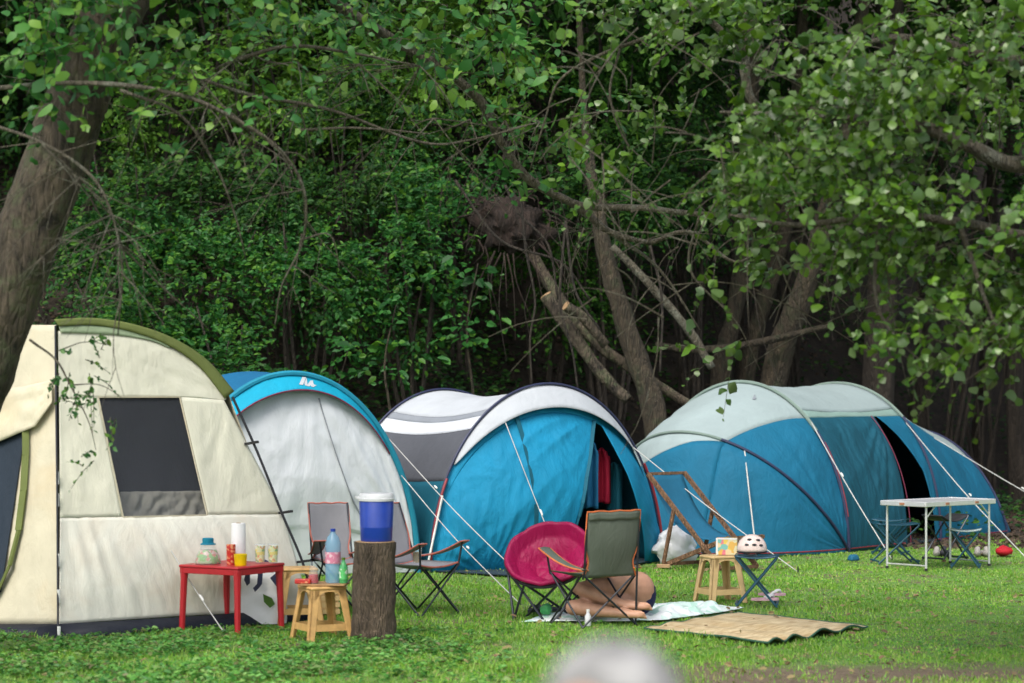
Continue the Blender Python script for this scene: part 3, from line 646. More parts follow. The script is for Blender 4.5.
# slope trees further back, mostly dark crowns
bg_spec = [(-7.6, 36, 7.6, 'left corner'), (-5.2, 38, 8.6, 'second from the left'), (-2.6, 37, 7.6, 'above the grey panelled tent'), (-.4, 40, 9.2, 'above the white roofed tent'), (2.2, 39, 8.2, 'above the curved trunk'),
           (4.6, 41, 9.5, 'above the mint roof'), (7.2, 42, 9.0, 'at the upper right'), (10, 41, 8.2, 'at the right corner')]
words = ['dark green crown high on the bank in the upper left corner of the photo', 'dark crown on the bank right of the leaning trunk', 'dense dark crown on the bank above the grey panelled tent', 'dark crown at the top of the bank above the white roofed tent',
         'deep green crown on the bank over the curved brown trunk', 'very dark crown behind the three trunks over the mint roof', 'dark crown behind the broad leaves at the upper right', 'deep shaded crown behind the broad leaves at the right corner']
for i, (x, y, z, w_) in enumerate(bg_spec):
    b = V(x, y, 0); t = empty('forest_tree', (x, y, gz(x, y)), 0, words[i], 'tree', 'forest trees behind the tents')
    trunk_mesh('trunk', [V(x, y, gz(x, y)-.3), V(x+.15, y, z*.6+1), V(x+.3, y-.1, z+2)], [.2, .16, .08], M['barkd'], t, 12, .15, i, 6)
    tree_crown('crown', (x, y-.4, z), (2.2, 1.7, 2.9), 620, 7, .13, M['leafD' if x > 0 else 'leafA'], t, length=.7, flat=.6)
# high canopy trees added to shade the bank (their crowns stand above the picture)
can = [(-8, 33, 10.5), (-3.8, 33.5, 11), (.6, 34, 10.8), (5.2, 33, 11.3), (9.8, 34, 11), (-6, 39, 14), (-.5, 40, 14.6), (5, 40, 14.5), (10.5, 40, 14), (13.5, 34, 8), (-12, 34, 8.5)]
CW = ['far left corner', 'over the cream tent side', 'over the uprooted stump', 'over the mint roof', 'at the right', 'high over the left bank', 'high over the middle of the bank', 'high behind the mint roof', 'high at the right', 'beyond the right edge', 'beyond the left edge']
for i, (x, y, z) in enumerate(can):
    t = empty('added_shade_tree', (x, y+1.5, gz(x, y+1.5)), 0, 'canopy tree added for shade, crown unseen, '+CW[i], 'tree', 'added shade trees over the bank')
    trunk_mesh('trunk', [V(x, y+1.5, gz(x, y+1.5)-.3), V(x+.2, y+1.3, z*.6), V(x, y, z+1)], [.24, .2, .1], M['barkd'], t, 10, .15, i, 5)
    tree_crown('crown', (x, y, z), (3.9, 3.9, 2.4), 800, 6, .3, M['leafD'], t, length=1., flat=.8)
# shrubs on the bank at the left, bright layered leaves
sh = [((-4.9, 30.8, 2.4), (1.3, .9, 1.5), 230, 'leafB', 'leafy green shrub behind the cream tent roof at the left'),
      ((-3.6, 30.2, 2.1), (1.3, .8, 1.3), 300, 'leafB', 'bright layered shrub just above the right shoulder of the cream tent'),
      ((-2.6, 30.9, 3.4), (1.2, .8, 1.2), 230, 'leafB', 'green shrub on the bank above the azure hood of the tent'),
      ((-4.6, 31.8, 4.4), (1.6, .9, 1.2), 260, 'leafA', 'shaded shrub on the bank behind the arching twigs'),
      ((-2.2, 32.4, 5.2), (1.5, .9, 1.2), 260, 'leafA', 'dark shrub halfway up the bank right of the arching twigs'),
      ((-3.4, 33.4, 6.4), (1.8, 1, 1.1), 280, 'leafE', 'olive tinted shrub high on the bank behind the twigs'),
      ((-.8, 33.6, 6.6), (1.6, 1, 1.0), 240, 'leafE', 'olive green shrub at the top centre of the bank'),
      ((-1.35, 31.2, 3.6), (.7, .7, 1.5), 150, 'leafB', 'narrow green shrub left of the bare brown soil of the bank'),
      ((1.3, 33.2, 5.6), (1.3, .9, 1.2), 150, 'leafD', 'dark bush up the bank right of the uprooted stump'),
      ((3.4, 36, 5.6), (1.6, 1, 1.4), 200, 'leafD', 'dark bush between the trunks high behind the mint roof'),
      ((8.2, 33.6, 5.3), (1.2, .9, 1.2), 200, 'leafB', 'green shrub at the right edge behind the broad leaves'),
      ((6.6, 36.5, 6.4), (1.8, 1, 1.1), 200, 'leafA', 'shaded bush high behind the broad leaves at the right')]
for q_, (x, y, z, mt) in enumerate([(-5.6, 31.6, 3.6, 'leafB'), (-4.1, 31.0, 3.3, 'leafB'), (-3.0, 31.6, 4.3, 'leafA'), (-5.4, 33.2, 5.8, 'leafE'), (-1.9, 33.2, 5.9, 'leafE'), (-.75, 32.6, 4.9, 'leafB'), (-3.9, 34.6, 7.2, 'leafE'), (-1.0, 35.0, 7.6, 'leafE'), (1.0, 34.4, 6.9, 'leafA'), (2.5, 34.8, 6.8, 'leafA'), (.4, 33, 3.4, 'leafD'), (1.3, 32.6, 4.6, 'leafA'), (2.6, 33.6, 4.9, 'leafA'), (4.4, 36.5, 6.6, 'leafA'), (7.4, 37, 4.6, 'leafA'), (9.0, 36, 6.6, 'leafB')]):
    sh.append(((x, y, z), (1.3, .8, 1.1), 210, mt, 'layered shrub on the bank, '+('low behind the peak of the cream tent', 'right over the roof edge of the cream tent', 'between the arching twigs and the hanging branch', 'high behind the leaning trunk', 'high and olive in the middle of the bank', 'just left of the uprooted stump', 'topmost at the left, olive toned', 'topmost at the centre, olive toned', 'high above the uprooted stump', 'high right of the diagonal limb', 'dark and low under the uprooted stump', 'right of the curved trunk under the diagonal limb', 'between the curved trunk and the three trunks', 'high between the trunks over the mint roof', 'low in the dark at the far right', 'topmost at the far right behind the broad leaves')[q_]))
for c, rad, n, mt, lab in sh:
    t = empty('shrub', (c[0], c[1]+.3, gz(c[0], c[1]+.3)), 0, lab, 'shrub', 'shrubs on the wooded bank')
    mb = MB()
    for k in range(6):
        e = V(c[0]+r2.uniform(-.7, .7)*rad[0], c[1]+r2.uniform(-.5, .5)*rad[1], c[2]+r2.uniform(-.2, .7)*rad[2]); b = V(c[0]+r2.uniform(-.15, .15), c[1]+.3, gz(c[0], c[1]+.3)-.1)
        mb.tube(cr([b, b.lerp(e, .5)+V(r2.uniform(-.2, .2), 0, .2), e], 4), [.035-.003*q for q in range(9)], 5)
    mb.build('stems', M['barkd'], t, auto=180)
    tree_crown('crown', c, rad, int(n*1.7), 9, .08, M[mt], t, length=.42, flat=.75, droop=.3, surf=.5, lumps=15, lr_=(.14, .34))
# young saplings with broad leaves in front of the dark bank
for x, y, h_, lab in ((P(388, 400, 29.6).x, 29.6, 2.75, 'young sapling with broad leaves behind the gap left of the white roof'), (P(340, 400, 29.9).x, 29.9, 2.2, 'thin leafy sapling behind the azure hooded tent'), (P(470, 400, 30.3).x, 30.3, 3.3, 'sapling with drooping leaves behind the white roofed tent')):
    t = empty('sapling', (x, y, gz(x, y)), 0, lab, 'sapling', 'young saplings at the foot of the bank'); mb = MB()
    mb.tube(cr([V(x, y, gz(x, y)-.1), V(x+.05, y, h_*.5), V(x-.04, y-.05, h_*.8), V(x+.1, y, h_+.2)], 4), [.028-.0018*q for q in range(13)], 6); mb.build('stem', M['bark2'], t, auto=180)
    n = 20; s = np.stack([x+rng.normal(0, .12, n), y+rng.normal(0, .12, n), rng.uniform(h_*.75, h_+.35, n)], -1); d = rng.normal(0, 1, (n, 3))*np.array([1, .7, .25])
    leaf_mesh('crown', *sprays(s, d, rng.uniform(.25, .55, n), 7, .115, .3, .7, .35), M['leafB'], t, wr=.72)
# uprooted tree and fallen logs on the bank
ur = empty('uprooted_tree', (P(500, 300, 31.8).x, 31.8, gz(0, 31.8)), 0, 'fallen tree on the bank with its torn brown root plate facing out', 'fallen tree')
c0 = P(510, 225, 32); mb = MB(); R = Matrix.Rotation(.35, 3, 'Y')
rows = []
for i in range(20):
    th = PI*i/19; row = []
    for k in range(36):
        d = V(math.sin(th)*math.cos(2*PI*k/36), math.sin(th)*math.sin(2*PI*k/36), math.cos(th)); nn = 1+.5*noise.noise(d*2.2)+.35*noise.noise(d*5)
        row.append(c0+R @ V(d.x*.5*nn, d.y*.3*nn, d.z*.33*nn))
    rows.append(row)
mb.grid(rows, closed=True)
for k in range(26):
    a_ = r2.uniform(0, 2*PI); s = c0+V(math.cos(a_)*.5, -.3, math.sin(a_)*.4); d = V(math.cos(a_)*r2.uniform(.3, 1), r2.uniform(-.5, .1), math.sin(a_)*r2.uniform(.2, 1)-.25)
    L = r2.uniform(.3, .9); mb.tube(cr([s, s+d*L*.5+V(r2.uniform(-.15, .15), 0, -.1), s+d*L+V(r2.uniform(-.3, .3), 0, -.6*L)], 3), [.014, .012, .01, .008, .006, .005, .003], 5, caps=False)
mb.build('root_plate', M['root'], ur, auto=180)
mb = MB(); limb([c0+V(.2, .1, -.2), P(560, 300, 31.6), P(600, 345, 31.4), P(650, 380, 31.2), P(702, 412, 31)], [.075, .075, .07, .07, .06], 12, .2, 4)
mb.build('trunk', M['bark1'], ur, auto=180)
def log(pts, rs, lab, bk='bark1', name='fallen_log', cut=False):
    t = empty(name, Vector(pts[0]), 0, lab, 'log'); global mb; mb = MB(); limb(pts, rs, 12, .18, 7)
    mb.build('log_bark', M[bk], t, auto=180)
    if cut:
        a_, b_ = Vector(pts[0]), Vector(pts[1]); d = (a_-b_).normalized(); m2 = MB(); m2.tube([a_-d*.01, a_+d*.012], rs[0]*.93, 14); m2.build('cut_end', M['endgrain'], t)
log([P(546, 296, 31), P(570, 330, 30.9), P(600, 372, 30.8), P(628, 400, 30.7)], [.09, .085, .08, .07], 'mossy fallen log with a pale sawn end on the bank', cut=True)
log([P(566, 306, 30.6), P(584, 318, 30.7), P(606, 345, 30.8)], [.065, .07, .06], 'short log with bright yellowish sawn end beside the mossy log', cut=True)
log([P(612, 246, 30.4), P(650, 285, 30.4), P(690, 332, 30.4), P(712, 368, 30.4)], [.045, .05, .055, .05], 'thin grey dead branch leaning down toward the right trunk', 'bark3', 'dead_branch')
log([P(655, 345, 33), P(700, 350, 33), P(760, 342, 33), P(830, 326, 33)], [.05, .05, .05, .04], 'horizontal dead pole lying between the dark trunks', 'bark2', 'dead_branch')
# hanging vines in front of the dark bank
vn = empty('hanging_vines', P(480, 300, 30), 0, 'bare brown vines hanging down in front of the uprooted tree', 'vines'); mb = MB()
for pts in ([P(520, 190, 30), P(526, 250, 30), P(535, 300, 30), P(530, 340, 30), P(532, 385, 30)], [P(566, 220, 29.8), P(560, 300, 29.8), P(572, 350, 29.8), P(578, 390, 29.8)], [P(505, 185, 30), P(520, 215, 30), P(548, 245, 30), P(558, 300, 30)],
            [P(566, 225, 29.8), P(575, 290, 29.8), P(600, 330, 29.8)], [P(455, 180, 30), P(500, 240, 30), P(560, 262, 30), P(590, 300, 30)], [P(650, 245, 29.9), P(662, 300, 29.9), P(660, 372, 29.9)]):
    mb = MB(); limb(pts, [.02, .018, .015, .013, .01][:len(pts)], 5, .2, 2); mb.build('vine_stem', M['barkd'], vn, auto=180)
for q in range(18):
    s = P(r2.uniform(480, 860), r2.uniform(150, 330), r2.uniform(29.6, 31)); L = r2.uniform(.4, 1.6); e = V(r2.uniform(-.5, .5), 0, -1)
    mb = MB(); mb.tube(cr([s, s+e*L*.5+V(r2.uniform(-.1, .1), 0, 0), s+e*L], 4), [.008-.0006*i for i in range(9)], 4, caps=False); mb.build('vine_stem', M['barkd'], vn, auto=180)
# ================================================================== TENTS
def strip(mb, pts, w, h=.006, mi=0):
    for a, b in zip(pts[:-1], pts[1:]): mb.beam(a, b, w, h, mi=mi)
def guy(parent, a, b, r=.0055, name='guy_rope', adj=.6):
    mb = MB(); a = Vector(a); b = Vector(b); mid = a.lerp(b, .5)+V(0, 0, -.012*(b-a).length)
    mb.tube(cr([a, mid, b], 8), r*.72, 6); o = mb.build(name, M['rope'], parent, auto=180)
    if adj:
        q = a.lerp(b, adj); d = (b-a).normalized(); m2 = MB(); m2.tube([q-d*.035, q-d*.02, q+d*.02, q+d*.035], [.006, .011, .011, .006], 6); m2.build('rope_tensioner', M['whitepole'], o)
    m2 = MB(); m2.tube([b+V(0, 0, .06), b+V(0, 0, -.08)], [.008, .005], 6); m2.build('peg', M['steel'], o); return o
def hoop_pt(c, w, hw, h, phi, lean=(0, 0, 0)):
    s = max(math.sin(phi), 0.); return V(c[0]-w[0]*hw*math.cos(phi)+lean[0]*s, c[1]-w[1]*hw*math.cos(phi)+lean[1]*s, h*s)
# ---------------------------------------------------------------- cream tent
T1 = empty('cabin_tent', (-3.6, 20.2, 0), 0, 'large cream cabin tent with olive edge trim and a grey mesh window, at the left', 'tent', 'camping tents along the woods')
A0 = G(59, 636); B0 = G(313, 619); C0 = V(-5.6, 19.75, 0); E0 = V(-5.6, 22.3, 0); D0 = V(-2.75, 22.5, 0)
A1 = P(56, 326, A0.y+.75)
mf = plane_map(A0, B0, A1)
topc = smoothfn([(57, 325), (92, 322), (130, 328), (168, 342), (202, 364), (228, 392)])
botc = polyfn([(59, 624), (180, 616), (311, 609)])
seam = polyfn([(60, 518), (123, 517), (208, 515), (283, 514)])
def fan(u, v, mi=0): pass
# window corners and the panel lines that run through them
WL = lambda py: interp((325, 397, 517), (88, 98, 123), py)
WR = lambda py: interp((325, 397, 515), (172, 180, 207), py)
capy = lambda px: min(333+max(0, px-60)*.02, 400)
mb = MB()
cream_top = smoothfn([(58, 334), (92, 335), (130, 339), (163, 349), (192, 368), (222, 397)])
bp = bp_ = None
def Sq(p00, p10, p01, p11):
    def S(u, v):
        q = Vector((*p00, 0)).lerp(Vector((*p10, 0)), u).lerp(Vector((*p01, 0)).lerp(Vector((*p11, 0)), u), v); return mf(q.x, q.y)
    return S
W4 = (7, 2.2, 1.)
Sup = quadmap(mf, polyfn([(59, 400), (92, 398), (130, 397), (166, 397), (198, 398), (226, 400)]), smoothfn([(58, 331), (92, 331), (130, 334), (166, 345), (198, 365), (226, 397)]))
patch(mb, Sup, 0, 1, 0, 1, 60, 20, (3, 2, 1.), .012)
patch(mb, Sq((60, 518), (123, 517), (59, 400), (98, 397)), 0, 1, 0, 1, 16, 26, (2, 2.5, 4.), .012, rays=[(1, 0, 6, .012, .8), (0, 1, 5, .012, .6)])
patch(mb, Sq((207, 515), (284, 514), (180, 397), (224, 400)), 0, 1, 0, 1, 20, 26, (2, 2.5, 9.), .012, rays=[(0, 0, 6, .014, .8), (1, 1, 5, .014, .8)])
o = mb.build('front_panel', M['cream'], T1, thick=.002, auto=180)
mb = MB()
def Slow(u, v): 
    a = botc(u); b = seam(u); q = a.lerp(b, v); return mf(q.x, q.y)
def foldamp(S, u, v): return S
rows = []
for j in range(29):
    row = []
    for i in range(121):
        u, v = i/120, j/28; p = Slow(u, v); f = noise.noise(V(u*26+v*3, v*1.4, 2))+.4*noise.noise(V(u*9, v*5, 8)); e = min(1, 8*min(u, 1-u)+.1)*(.25+.75*math.sin(PI*min(1, v*1.0)**.8) if v < 1 else .25)
        b_ = .07*math.sin(PI*v)*math.sin(PI*u)          # the wall bellies outward
        row.append(p+V(.45, -.85, .1)*(b_+.02*f*e))
    rows.append(row)
mb.grid(rows); mb.build('lower_panel', M['cream_low'], T1, thick=.002, auto=180)
# window: netting and the rolled beige cover behind it
mb = MB(); Sw = Sq((123, 516.5), (207.5, 515), (98, 397), (180, 397)); patch(mb, Sw, 0, 1, 0, 1, 24, 24, (3, 3, 2), .012, off=-.012)
win = mb.build('window', M['netting'], T1, auto=180)
mb = MB(); strip(mb, [mf(98, 397), mf(180, 397), mf(207.5, 515), mf(123, 517), mf(98, 397)], .012, .012); mb.build('window_seam', M['cream_side'], win)
mb = MB(); inn = plane_map(A0+V(-.05, .35, 0), B0+V(-.05, .35, 0), A1+V(-.05, .35, 0))
S_ = quadmap(inn, polyfn([(112, 525), (218, 523)]), polyfn([(120, 492), (215, 491)])); patch(mb, S_, 0, 1, 0, 1, 50, 16, (14, 3, 5), .045); mb.build('rolled_cover', M['cream_low'], win, thick=.01, auto=180)
mb = MB(); patch(mb, quadmap(inn, polyfn([(90, 560), (240, 560)]), polyfn([(70, 380), (215, 385)])), 0, 1, 0, 1, 10, 10, (2, 2, 3), .04, off=-.35)
mb.build('inner_wall', M['mesh'], T1, thick=.01, auto=180)
# olive roof edge, fly, side and back walls, roof
mb = MB(); outer = smoothfn([(53, 320), (92, 319), (132, 325), (172, 339), (206, 361), (233, 392)]); inner = smoothfn([(58, 327), (92, 326), (129, 332), (165, 345), (197, 366), (224, 399)])
patch(mb, quadmap(mf, inner, outer), 0, 1, 0, 1, 50, 3, (9, 2, 1), .006, off=.02); mb.build('edge_trim', M['olive'], T1, thick=.012, auto=180)
mb = MB(); patch(mb, quadmap(mf, smoothfn([(60, 333), (92, 334), (120, 336), (150, 341), (170, 349)]), smoothfn([(58, 326), (92, 325), (120, 328), (150, 337), (170, 347)])), 0, 1, 0, 1, 30, 3, (4, 2, 1), .005, off=.012); mb.build('roof_fly', M['palegreen'], T1, thick=.004, auto=180)
ml = plane_map(A0, C0, A1)
mb = MB(); Sl = quadmap(ml, polyfn([(-140, 626), (-60, 625), (5, 624), (59, 624)]), polyfn([(-115, 345), (-60, 332), (5, 325), (56, 325)]))
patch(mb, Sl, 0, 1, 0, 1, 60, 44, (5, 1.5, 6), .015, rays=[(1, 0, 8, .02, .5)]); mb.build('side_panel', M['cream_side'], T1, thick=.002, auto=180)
mb = MB(); patch(mb, quadmap(ml, polyfn([(-60, 608), (-10, 606), (3, 592)]), polyfn([(-60, 430), (0, 440), (27, 430)])), 0, 1, 0, 1, 24, 24, (3, 3, 2), .012, off=.02)
dr = mb.build('door', M['doordark'], T1, thick=.004, auto=180)  # dark sheet on the wall in place of the open doorway's shaded interior
mb = MB(); strip(mb, [ml(*q)+V(-.02, -.035, 0) for q in [(29, 428), (29, 455), (27, 490), (22, 530), (13, 565), (1, 592), (-20, 606)]], .055, .02); mb.build('door_trim', M['olive'], dr)
mb = MB(); patch(mb, quadmap(ml, polyfn([(-40, 470), (0, 445), (40, 428), (57, 404)]), polyfn([(-40, 395), (0, 392), (30, 388), (57, 382)])), 0, 1, 0, 1, 30, 14, (5, 3, 7), .03, off=.06); mb.build('rolled_door_flap', M['cream_side'], dr, thick=.01, auto=180)
Bt = mf(228, 393); Bt0 = mf(228, 393)
def rp(pts_bottom, pts_top, name, mat, n=10):
    mb = MB(); patch(mb, lambda u, v: polyl(pts_bottom, u).lerp(polyl(pts_top, u), v), 0, 1, 0, 1, n, n, (2, 2, 1), .02); return mb.build(name, mat, T1, thick=.003, auto=180)
def polyl(pts, u):
    x = min(max(u, 0), 1)*(len(pts)-1); i = min(int(x), len(pts)-2); return Vector(pts[i]).lerp(Vector(pts[i+1]), x-i)
Dt = V(-2.95, 22.0, 1.75); Et = V(-5.1, 21.9, 2.2); Ct = ml(-115, 345)
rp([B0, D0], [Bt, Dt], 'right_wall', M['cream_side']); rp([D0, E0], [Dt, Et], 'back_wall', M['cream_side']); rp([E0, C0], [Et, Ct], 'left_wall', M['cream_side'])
mb = MB(); tc_ = [mf(*topc(i/20).xy) for i in range(21)]; back = [polyl([Et, Et.lerp(Dt, .5)+V(0, 0, .1), Dt], i/20) for i in range(21)]
mb.grid([[a_.lerp(b_, t)+V(0, 0, .04*math.sin(PI*t)) for a_, b_ in zip(tc_, back)] for t in [k/8 for k in range(9)]])
mb.grid([[Ct.lerp(Et, t) for t in (0, .5, 1)], [A1.lerp(Et, t) for t in (0, .5, 1)]]); mb.build('roof', M['palegreen'], T1, thick=.004, auto=180)
mb = MB(); mb.grid([[mf(59, 624)+V(-.0, -.01, 0), mf(120, 620.5)+V(0, -.03, 0), mf(180, 616.5)+V(.02, -.05, 0), mf(250, 612)+V(.02, -.03, 0), mf(312, 609)+V(.02, -.01, 0)], [A0+V(0, -.05, -.02), G(120, 633)+V(0, -.1, 0), G(180, 628)+V(.02, -.12, 0), G(250, 624)+V(.02, -.08, 0), B0+V(.03, -.02, -.02)]])
mb.grid([[ml(59, 624)+V(-.0, -.01, 0), ml(0, 624)+V(0, -.03, 0), ml(-140, 626)], [A0+V(0, -.05, -.02), G(0, 634)+V(0, -.05, 0), C0+V(-.1, -.02, -.02)]])
mb.build('groundsheet_skirt', M['groundsheet'], T1, thick=.006, auto=180)
mb = MB(); mb.tube([A0+V(0, -.04, 0), P(57, 480, A0.y+.3), P(56, 400, A0.y+.5), A1+V(0, -.03, 0)], .008, 8); pl = mb.build('corner_pole', M['blackpole'], T1)
for py in (478, 500, 560, 596, 633):
    q = P(interp((320, 636), (56, 59), py), py, A0.y+(636-py)/310*.75-.04); m2 = MB(); m2.tube([q+V(0, 0, -.05), q+V(0, 0, .05)], .0135, 8); m2.build('pole_sleeve', M['whitepole'], pl)
pr_ = [mf(231, 397)+V(.02, -.06, 0), mf(255, 452)+V(.03, -.09, 0), mf(280, 514)+V(.03, -.1, 0), mf(302, 568)+V(.03, -.08, 0), B0+V(.02, -.03, 0)]
mb = MB(); mb.tube(cr(pr_, 5), .011, 8); pl = mb.build('side_pole', M['blackpole'], T1)
for px, py in ((247, 444), (281, 513), (299, 562)):
    q = mf(px, py); m2 = MB(); m2.beam(q+V(-.01, -.02, 0), q+V(.1, -.1, .02), .03, .02); m2.build('pole_clip', M['black'], pl)
guy(T1, mf(168, 545)+V(0, -.02, 0), G(225, 634), .006)
# ---------------------------------------------------------------- grey tent with azure hood
def tri(u): return u
T2 = empty('tunnel_tent', (-2.3, 25.2, 0), 0, 'grey fronted tunnel tent with an azure hood and white emblem, right of the cream tent', 'tent', 'camping tents along the woods')
R0 = V(-1.0, 25.0, 0); L0 = V(-3.5, 24.0, 0); c2 = (R0+L0)/2; w2 = (R0-L0).normalized(); hw2 = (R0-L0).length/2; n2 = V(w2.y, -w2.x, 0); h2 = 2.06   # n2 points to the viewer
def F2(a, b):
    ph = math.acos(max(-1, min(1, -a))); p = hoop_pt(c2, w2, hw2, h2, ph); p.z *= b; return p+n2*(.14*math.sin(PI*min(1, b*1.0))*(1-a*a))
def F2p(ph, b): return F2(-math.cos(ph), b)
mb = MB(); patch(mb, F2p, .04, PI-.04, .0, .99, 110, 90, (3, 3, 3), .025, rays=[(.2, .1, 6, .03, .9), (2.9, .25, 6, .035, 1.2), (1.7, 1.1, 5, .02, .7)]); fp = mb.build('front_panel', M['greyfab'], T2, thick=.002, auto=180)
mb = MB(); zl = [F2(a_, b_)+n2*.03 for a_, b_ in ((.2, .90), (.24, .8), (.33, .62), (.44, .44), (.56, .3), (.66, .1))]; strip(mb, cr(zl, 6), .022, .01); mb.build('zip', M['midgrey'], fp)
def H2(ph, t): # hood visor
    p = hoop_pt(c2, w2, hw2, h2, ph); ta = (math.sin(min(PI, max(0, (ph-.62)/(2.5-.62)*PI)))**.7)*(.8+.2*math.cos((ph-.62)*2))+.08*math.exp(-((ph-1.0)/.15)**2)
    return p+n2*(.02+.22*t*ta)+V(0, 0, -.22*t*ta)-V(w2.x, w2.y, 0)*math.cos(ph)*(-.03*t)
mb = MB(); patch(mb, H2, .63, 2.49, 0, 1, 60, 8, (4, 2, 1), .01); hd = mb.build('hood', M['azure'], T2, thick=.004, auto=180)
mb = MB(); mb.tube([H2(.63+1.86*i/40, 1) for i in range(41)], .009, 5); mb.build('hood_piping', M['pinkpipe'], hd)
def emblem(mp, polys, parent, mat='whitefab', off=.012, name='emblem'):
    mb = MB()
    for pg in polys: k = [mp(*q) for q in pg]; mb.add(k, [tuple(range(len(k)))])
    return mb.build(name, M[mat], parent, smooth=False, thick=.003)
e0 = H2(1.52, .5); em = plane_map(H2(1.2, .5)+n2*.05, H2(1.8, .5)+n2*.05, H2(1.5, .9)+n2*.05)
ex, ey = 294.5, 384.5
zz_ = [[(-4.5, 1.5), (-1.2, -4.5), (1, -4.5), (-2.2, 1.8)], [(-1, 0), (1.2, -4.2), (.9, -1.2), (0.6, 2.2), (-1, 2.2)], [(-.2, 2.3), (3.2, -2.6), (5, -2.8), (1.6, 2.5)], [(2.6, .8), (4.6, -2.2), (4.6, .2), (6.2, .6), (4, 2.6), (2.6, 2.4)]]
emblem(lambda x, y: H2(1.66+x*.0135, .52+y*.085)+n2*.014, zz_, hd)
def band(c, w, hw, h, off0, off1, p0, p1, n=60, nrm=None, amp=0., k=2): return None
axis2 = V(-.6, .8, 0)
def B2(ph, t):
    c = c2+axis2*(1.7*t); k = math.sin(PI*min(t*1.3, 1)*.5); return hoop_pt(c, w2, hw2*(1-.08*t), h2+.03*k-.35*max(0, t-.6), ph)
mb = MB(); patch(mb, B2, 0, PI, 0.0, 1, 60, 14, (3, 3, 1), .02); mb.build('roof', M['blueroof'], T2, thick=.003, auto=180)
mb = MB(); c_ = c2+axis2*1.7; mb.add([hoop_pt(c_, w2, hw2*.92, h2-.02, PI*i/24) for i in range(25)], [tuple(range(25))]); mb.build('back_wall', M['blueroof'], T2, smooth=False)
mb = MB(); mb.tube([hoop_pt(c2+n2*.03, w2, hw2+.01, h2+.01, PI*i/60) for i in range(61)], .032, 8); mb.build('hoop_sleeve', M['tealtrim'], T2)
guy(T2, hoop_pt(c2+n2*.03, w2, hw2, h2, PI*.835), G(520, 604)+V(0, 0, .0), .007)
# ---------------------------------------------------------------- white roofed turquoise tent
T3 = empty('dome_tent', (.2, 26.5, 0), 0, 'turquoise tent with a white arch roof and its door open on hanging clothes', 'tent', 'camping tents along the woods')
L3 = V(-.86, 25.05, 0); R3 = V(1.62, 26.7, 0); c3 = (L3+R3)/2; w3 = (R3-L3).normalized(); hw3 = (R3-L3).length/2; n3 = V(w3.y, -w3.x, 0); h3 = 1.95
bul = lambda a, b: .42*max(0., math.sin(PI*max(0., min(1, b))))**.9*max(0., 1-a*a)**.7*(.4+.6*(1-b))+.35*max(0, 1-b)*max(0, 1-a*a)
def F3(a, b):
    ph = math.acos(max(-1, min(1, -a))); p = hoop_pt(c3, w3, hw3, h3, ph); p.z *= b; return p+n3*bul(a, b)
def F3p(ph, b): return F3(-math.cos(ph), b)
ah = lambda a: math.acos(max(-1, min(1, -a)))
door_l = lambda b: ah(interp((0, .12, .5, .85, .9), (-.12, -.05, .12, .34, .38), b))
door_r = lambda b: ah(interp((0, .1, .35, .6, .85, .9), (.80, .76, .66, .56, .40, .4), b))
mb = MB(); patch(mb, F3p, .03, door_l, 0, .85, 120, 100, (4, 3, 3), .03, rays=[(1.97, .88, 4.5, .055, 1.1), (.9, -.05, 5, .03, .5)])
patch(mb, F3p, .03, PI-.03, .85, .97, 90, 8, (5, 4, 3), .02); mb.build('front_panel', M['teal3'], T3, thick=.002, auto=180)
mb = MB(); patch(mb, F3p, door_r, PI-.03, 0, .85, 30, 50, (2, 3, 8), .03, off=.02); mb.build('door_flap', M['teal3'], T3, thick=.003, auto=180)
mb = MB(); zp = [F3p(door_l(b), b)+n3*.02 for b in [k/12*.86 for k in range(13)]]; strip(mb, zp, .04, .012); mb.build('door_edge', M['teal3d'], T3)
mb = MB(); sl = [F3(-.33, b)+n3*.035 for b in [k/14*.9 for k in range(15)]]; strip(mb, sl, .05, .008); mb.build('panel_seam', M['teal3d'], T3)
def Vis3(ph, t):
    p = hoop_pt(c3, w3, hw3, h3, ph); ta = max(0, math.sin(min(PI, max(0, (ph-.6)/(2.62-.6)*PI))))**.7
    return p+n3*(.03+.2*t*ta)+V(0, 0, -.235*t*ta)
mb = MB(); patch(mb, Vis3, .62, 2.6, 0, 1, 60, 6, (4, 2, 1), .008); mb.build('visor', M['whitefab'], T3, thick=.004, auto=180)
axis3 = V(-.58, .815, 0)
def B3(ph, t):
    c = c3+axis3*(2.0*t); return hoop_pt(c, w3, hw3*(1-.05*t), h3*(1-.03*t)-.1*math.sin(PI*t)*math.sin(ph), ph)
d2r = math.radians
for nm, p0, p1, mt, nn in (('side_wall', 0, d2r(29), 'teal3d', 14), ('mesh_window', d2r(29), d2r(50), 'mesh', 12), ('window_border', d2r(50), d2r(57), 'greyfab', 4), ('roof_strip', d2r(57), d2r(61), 'midgrey', 4), ('roof', d2r(61), d2r(125), 'whitefab', 30), ('far_wall', d2r(125), PI, 'teal3d', 16)):
    mb = MB(); patch(mb, B3, p0, p1, 0, 1, nn, 34, (4, 2, 5), .02); mb.build(nm, M[mt], T3, thick=.003, auto=180)
mb = MB(); c_ = c3+axis3*2.0; mb.add([hoop_pt(c_, w3, hw3*.95, h3*.97, PI*i/24) for i in range(25)], [tuple(range(25))]); mb.build('back_wall', M['teal3d'], T3, smooth=False)
for k, (t_, r_, mt) in enumerate(((.0, .014, 'navy'), (1., .013, 'navy'))):
    mb = MB(); mb.tube([hoop_pt(c3+axis3*2.0*t_+(n3*.035 if t_ == 0 else V(0, 0, 0)), w3, hw3*(1-.05*t_)+.015, h3*(1-.03*t_)+.02, PI*i/60) for i in range(61)], r_, 8); mb.build('hoop_sleeve', M[mt], T3)
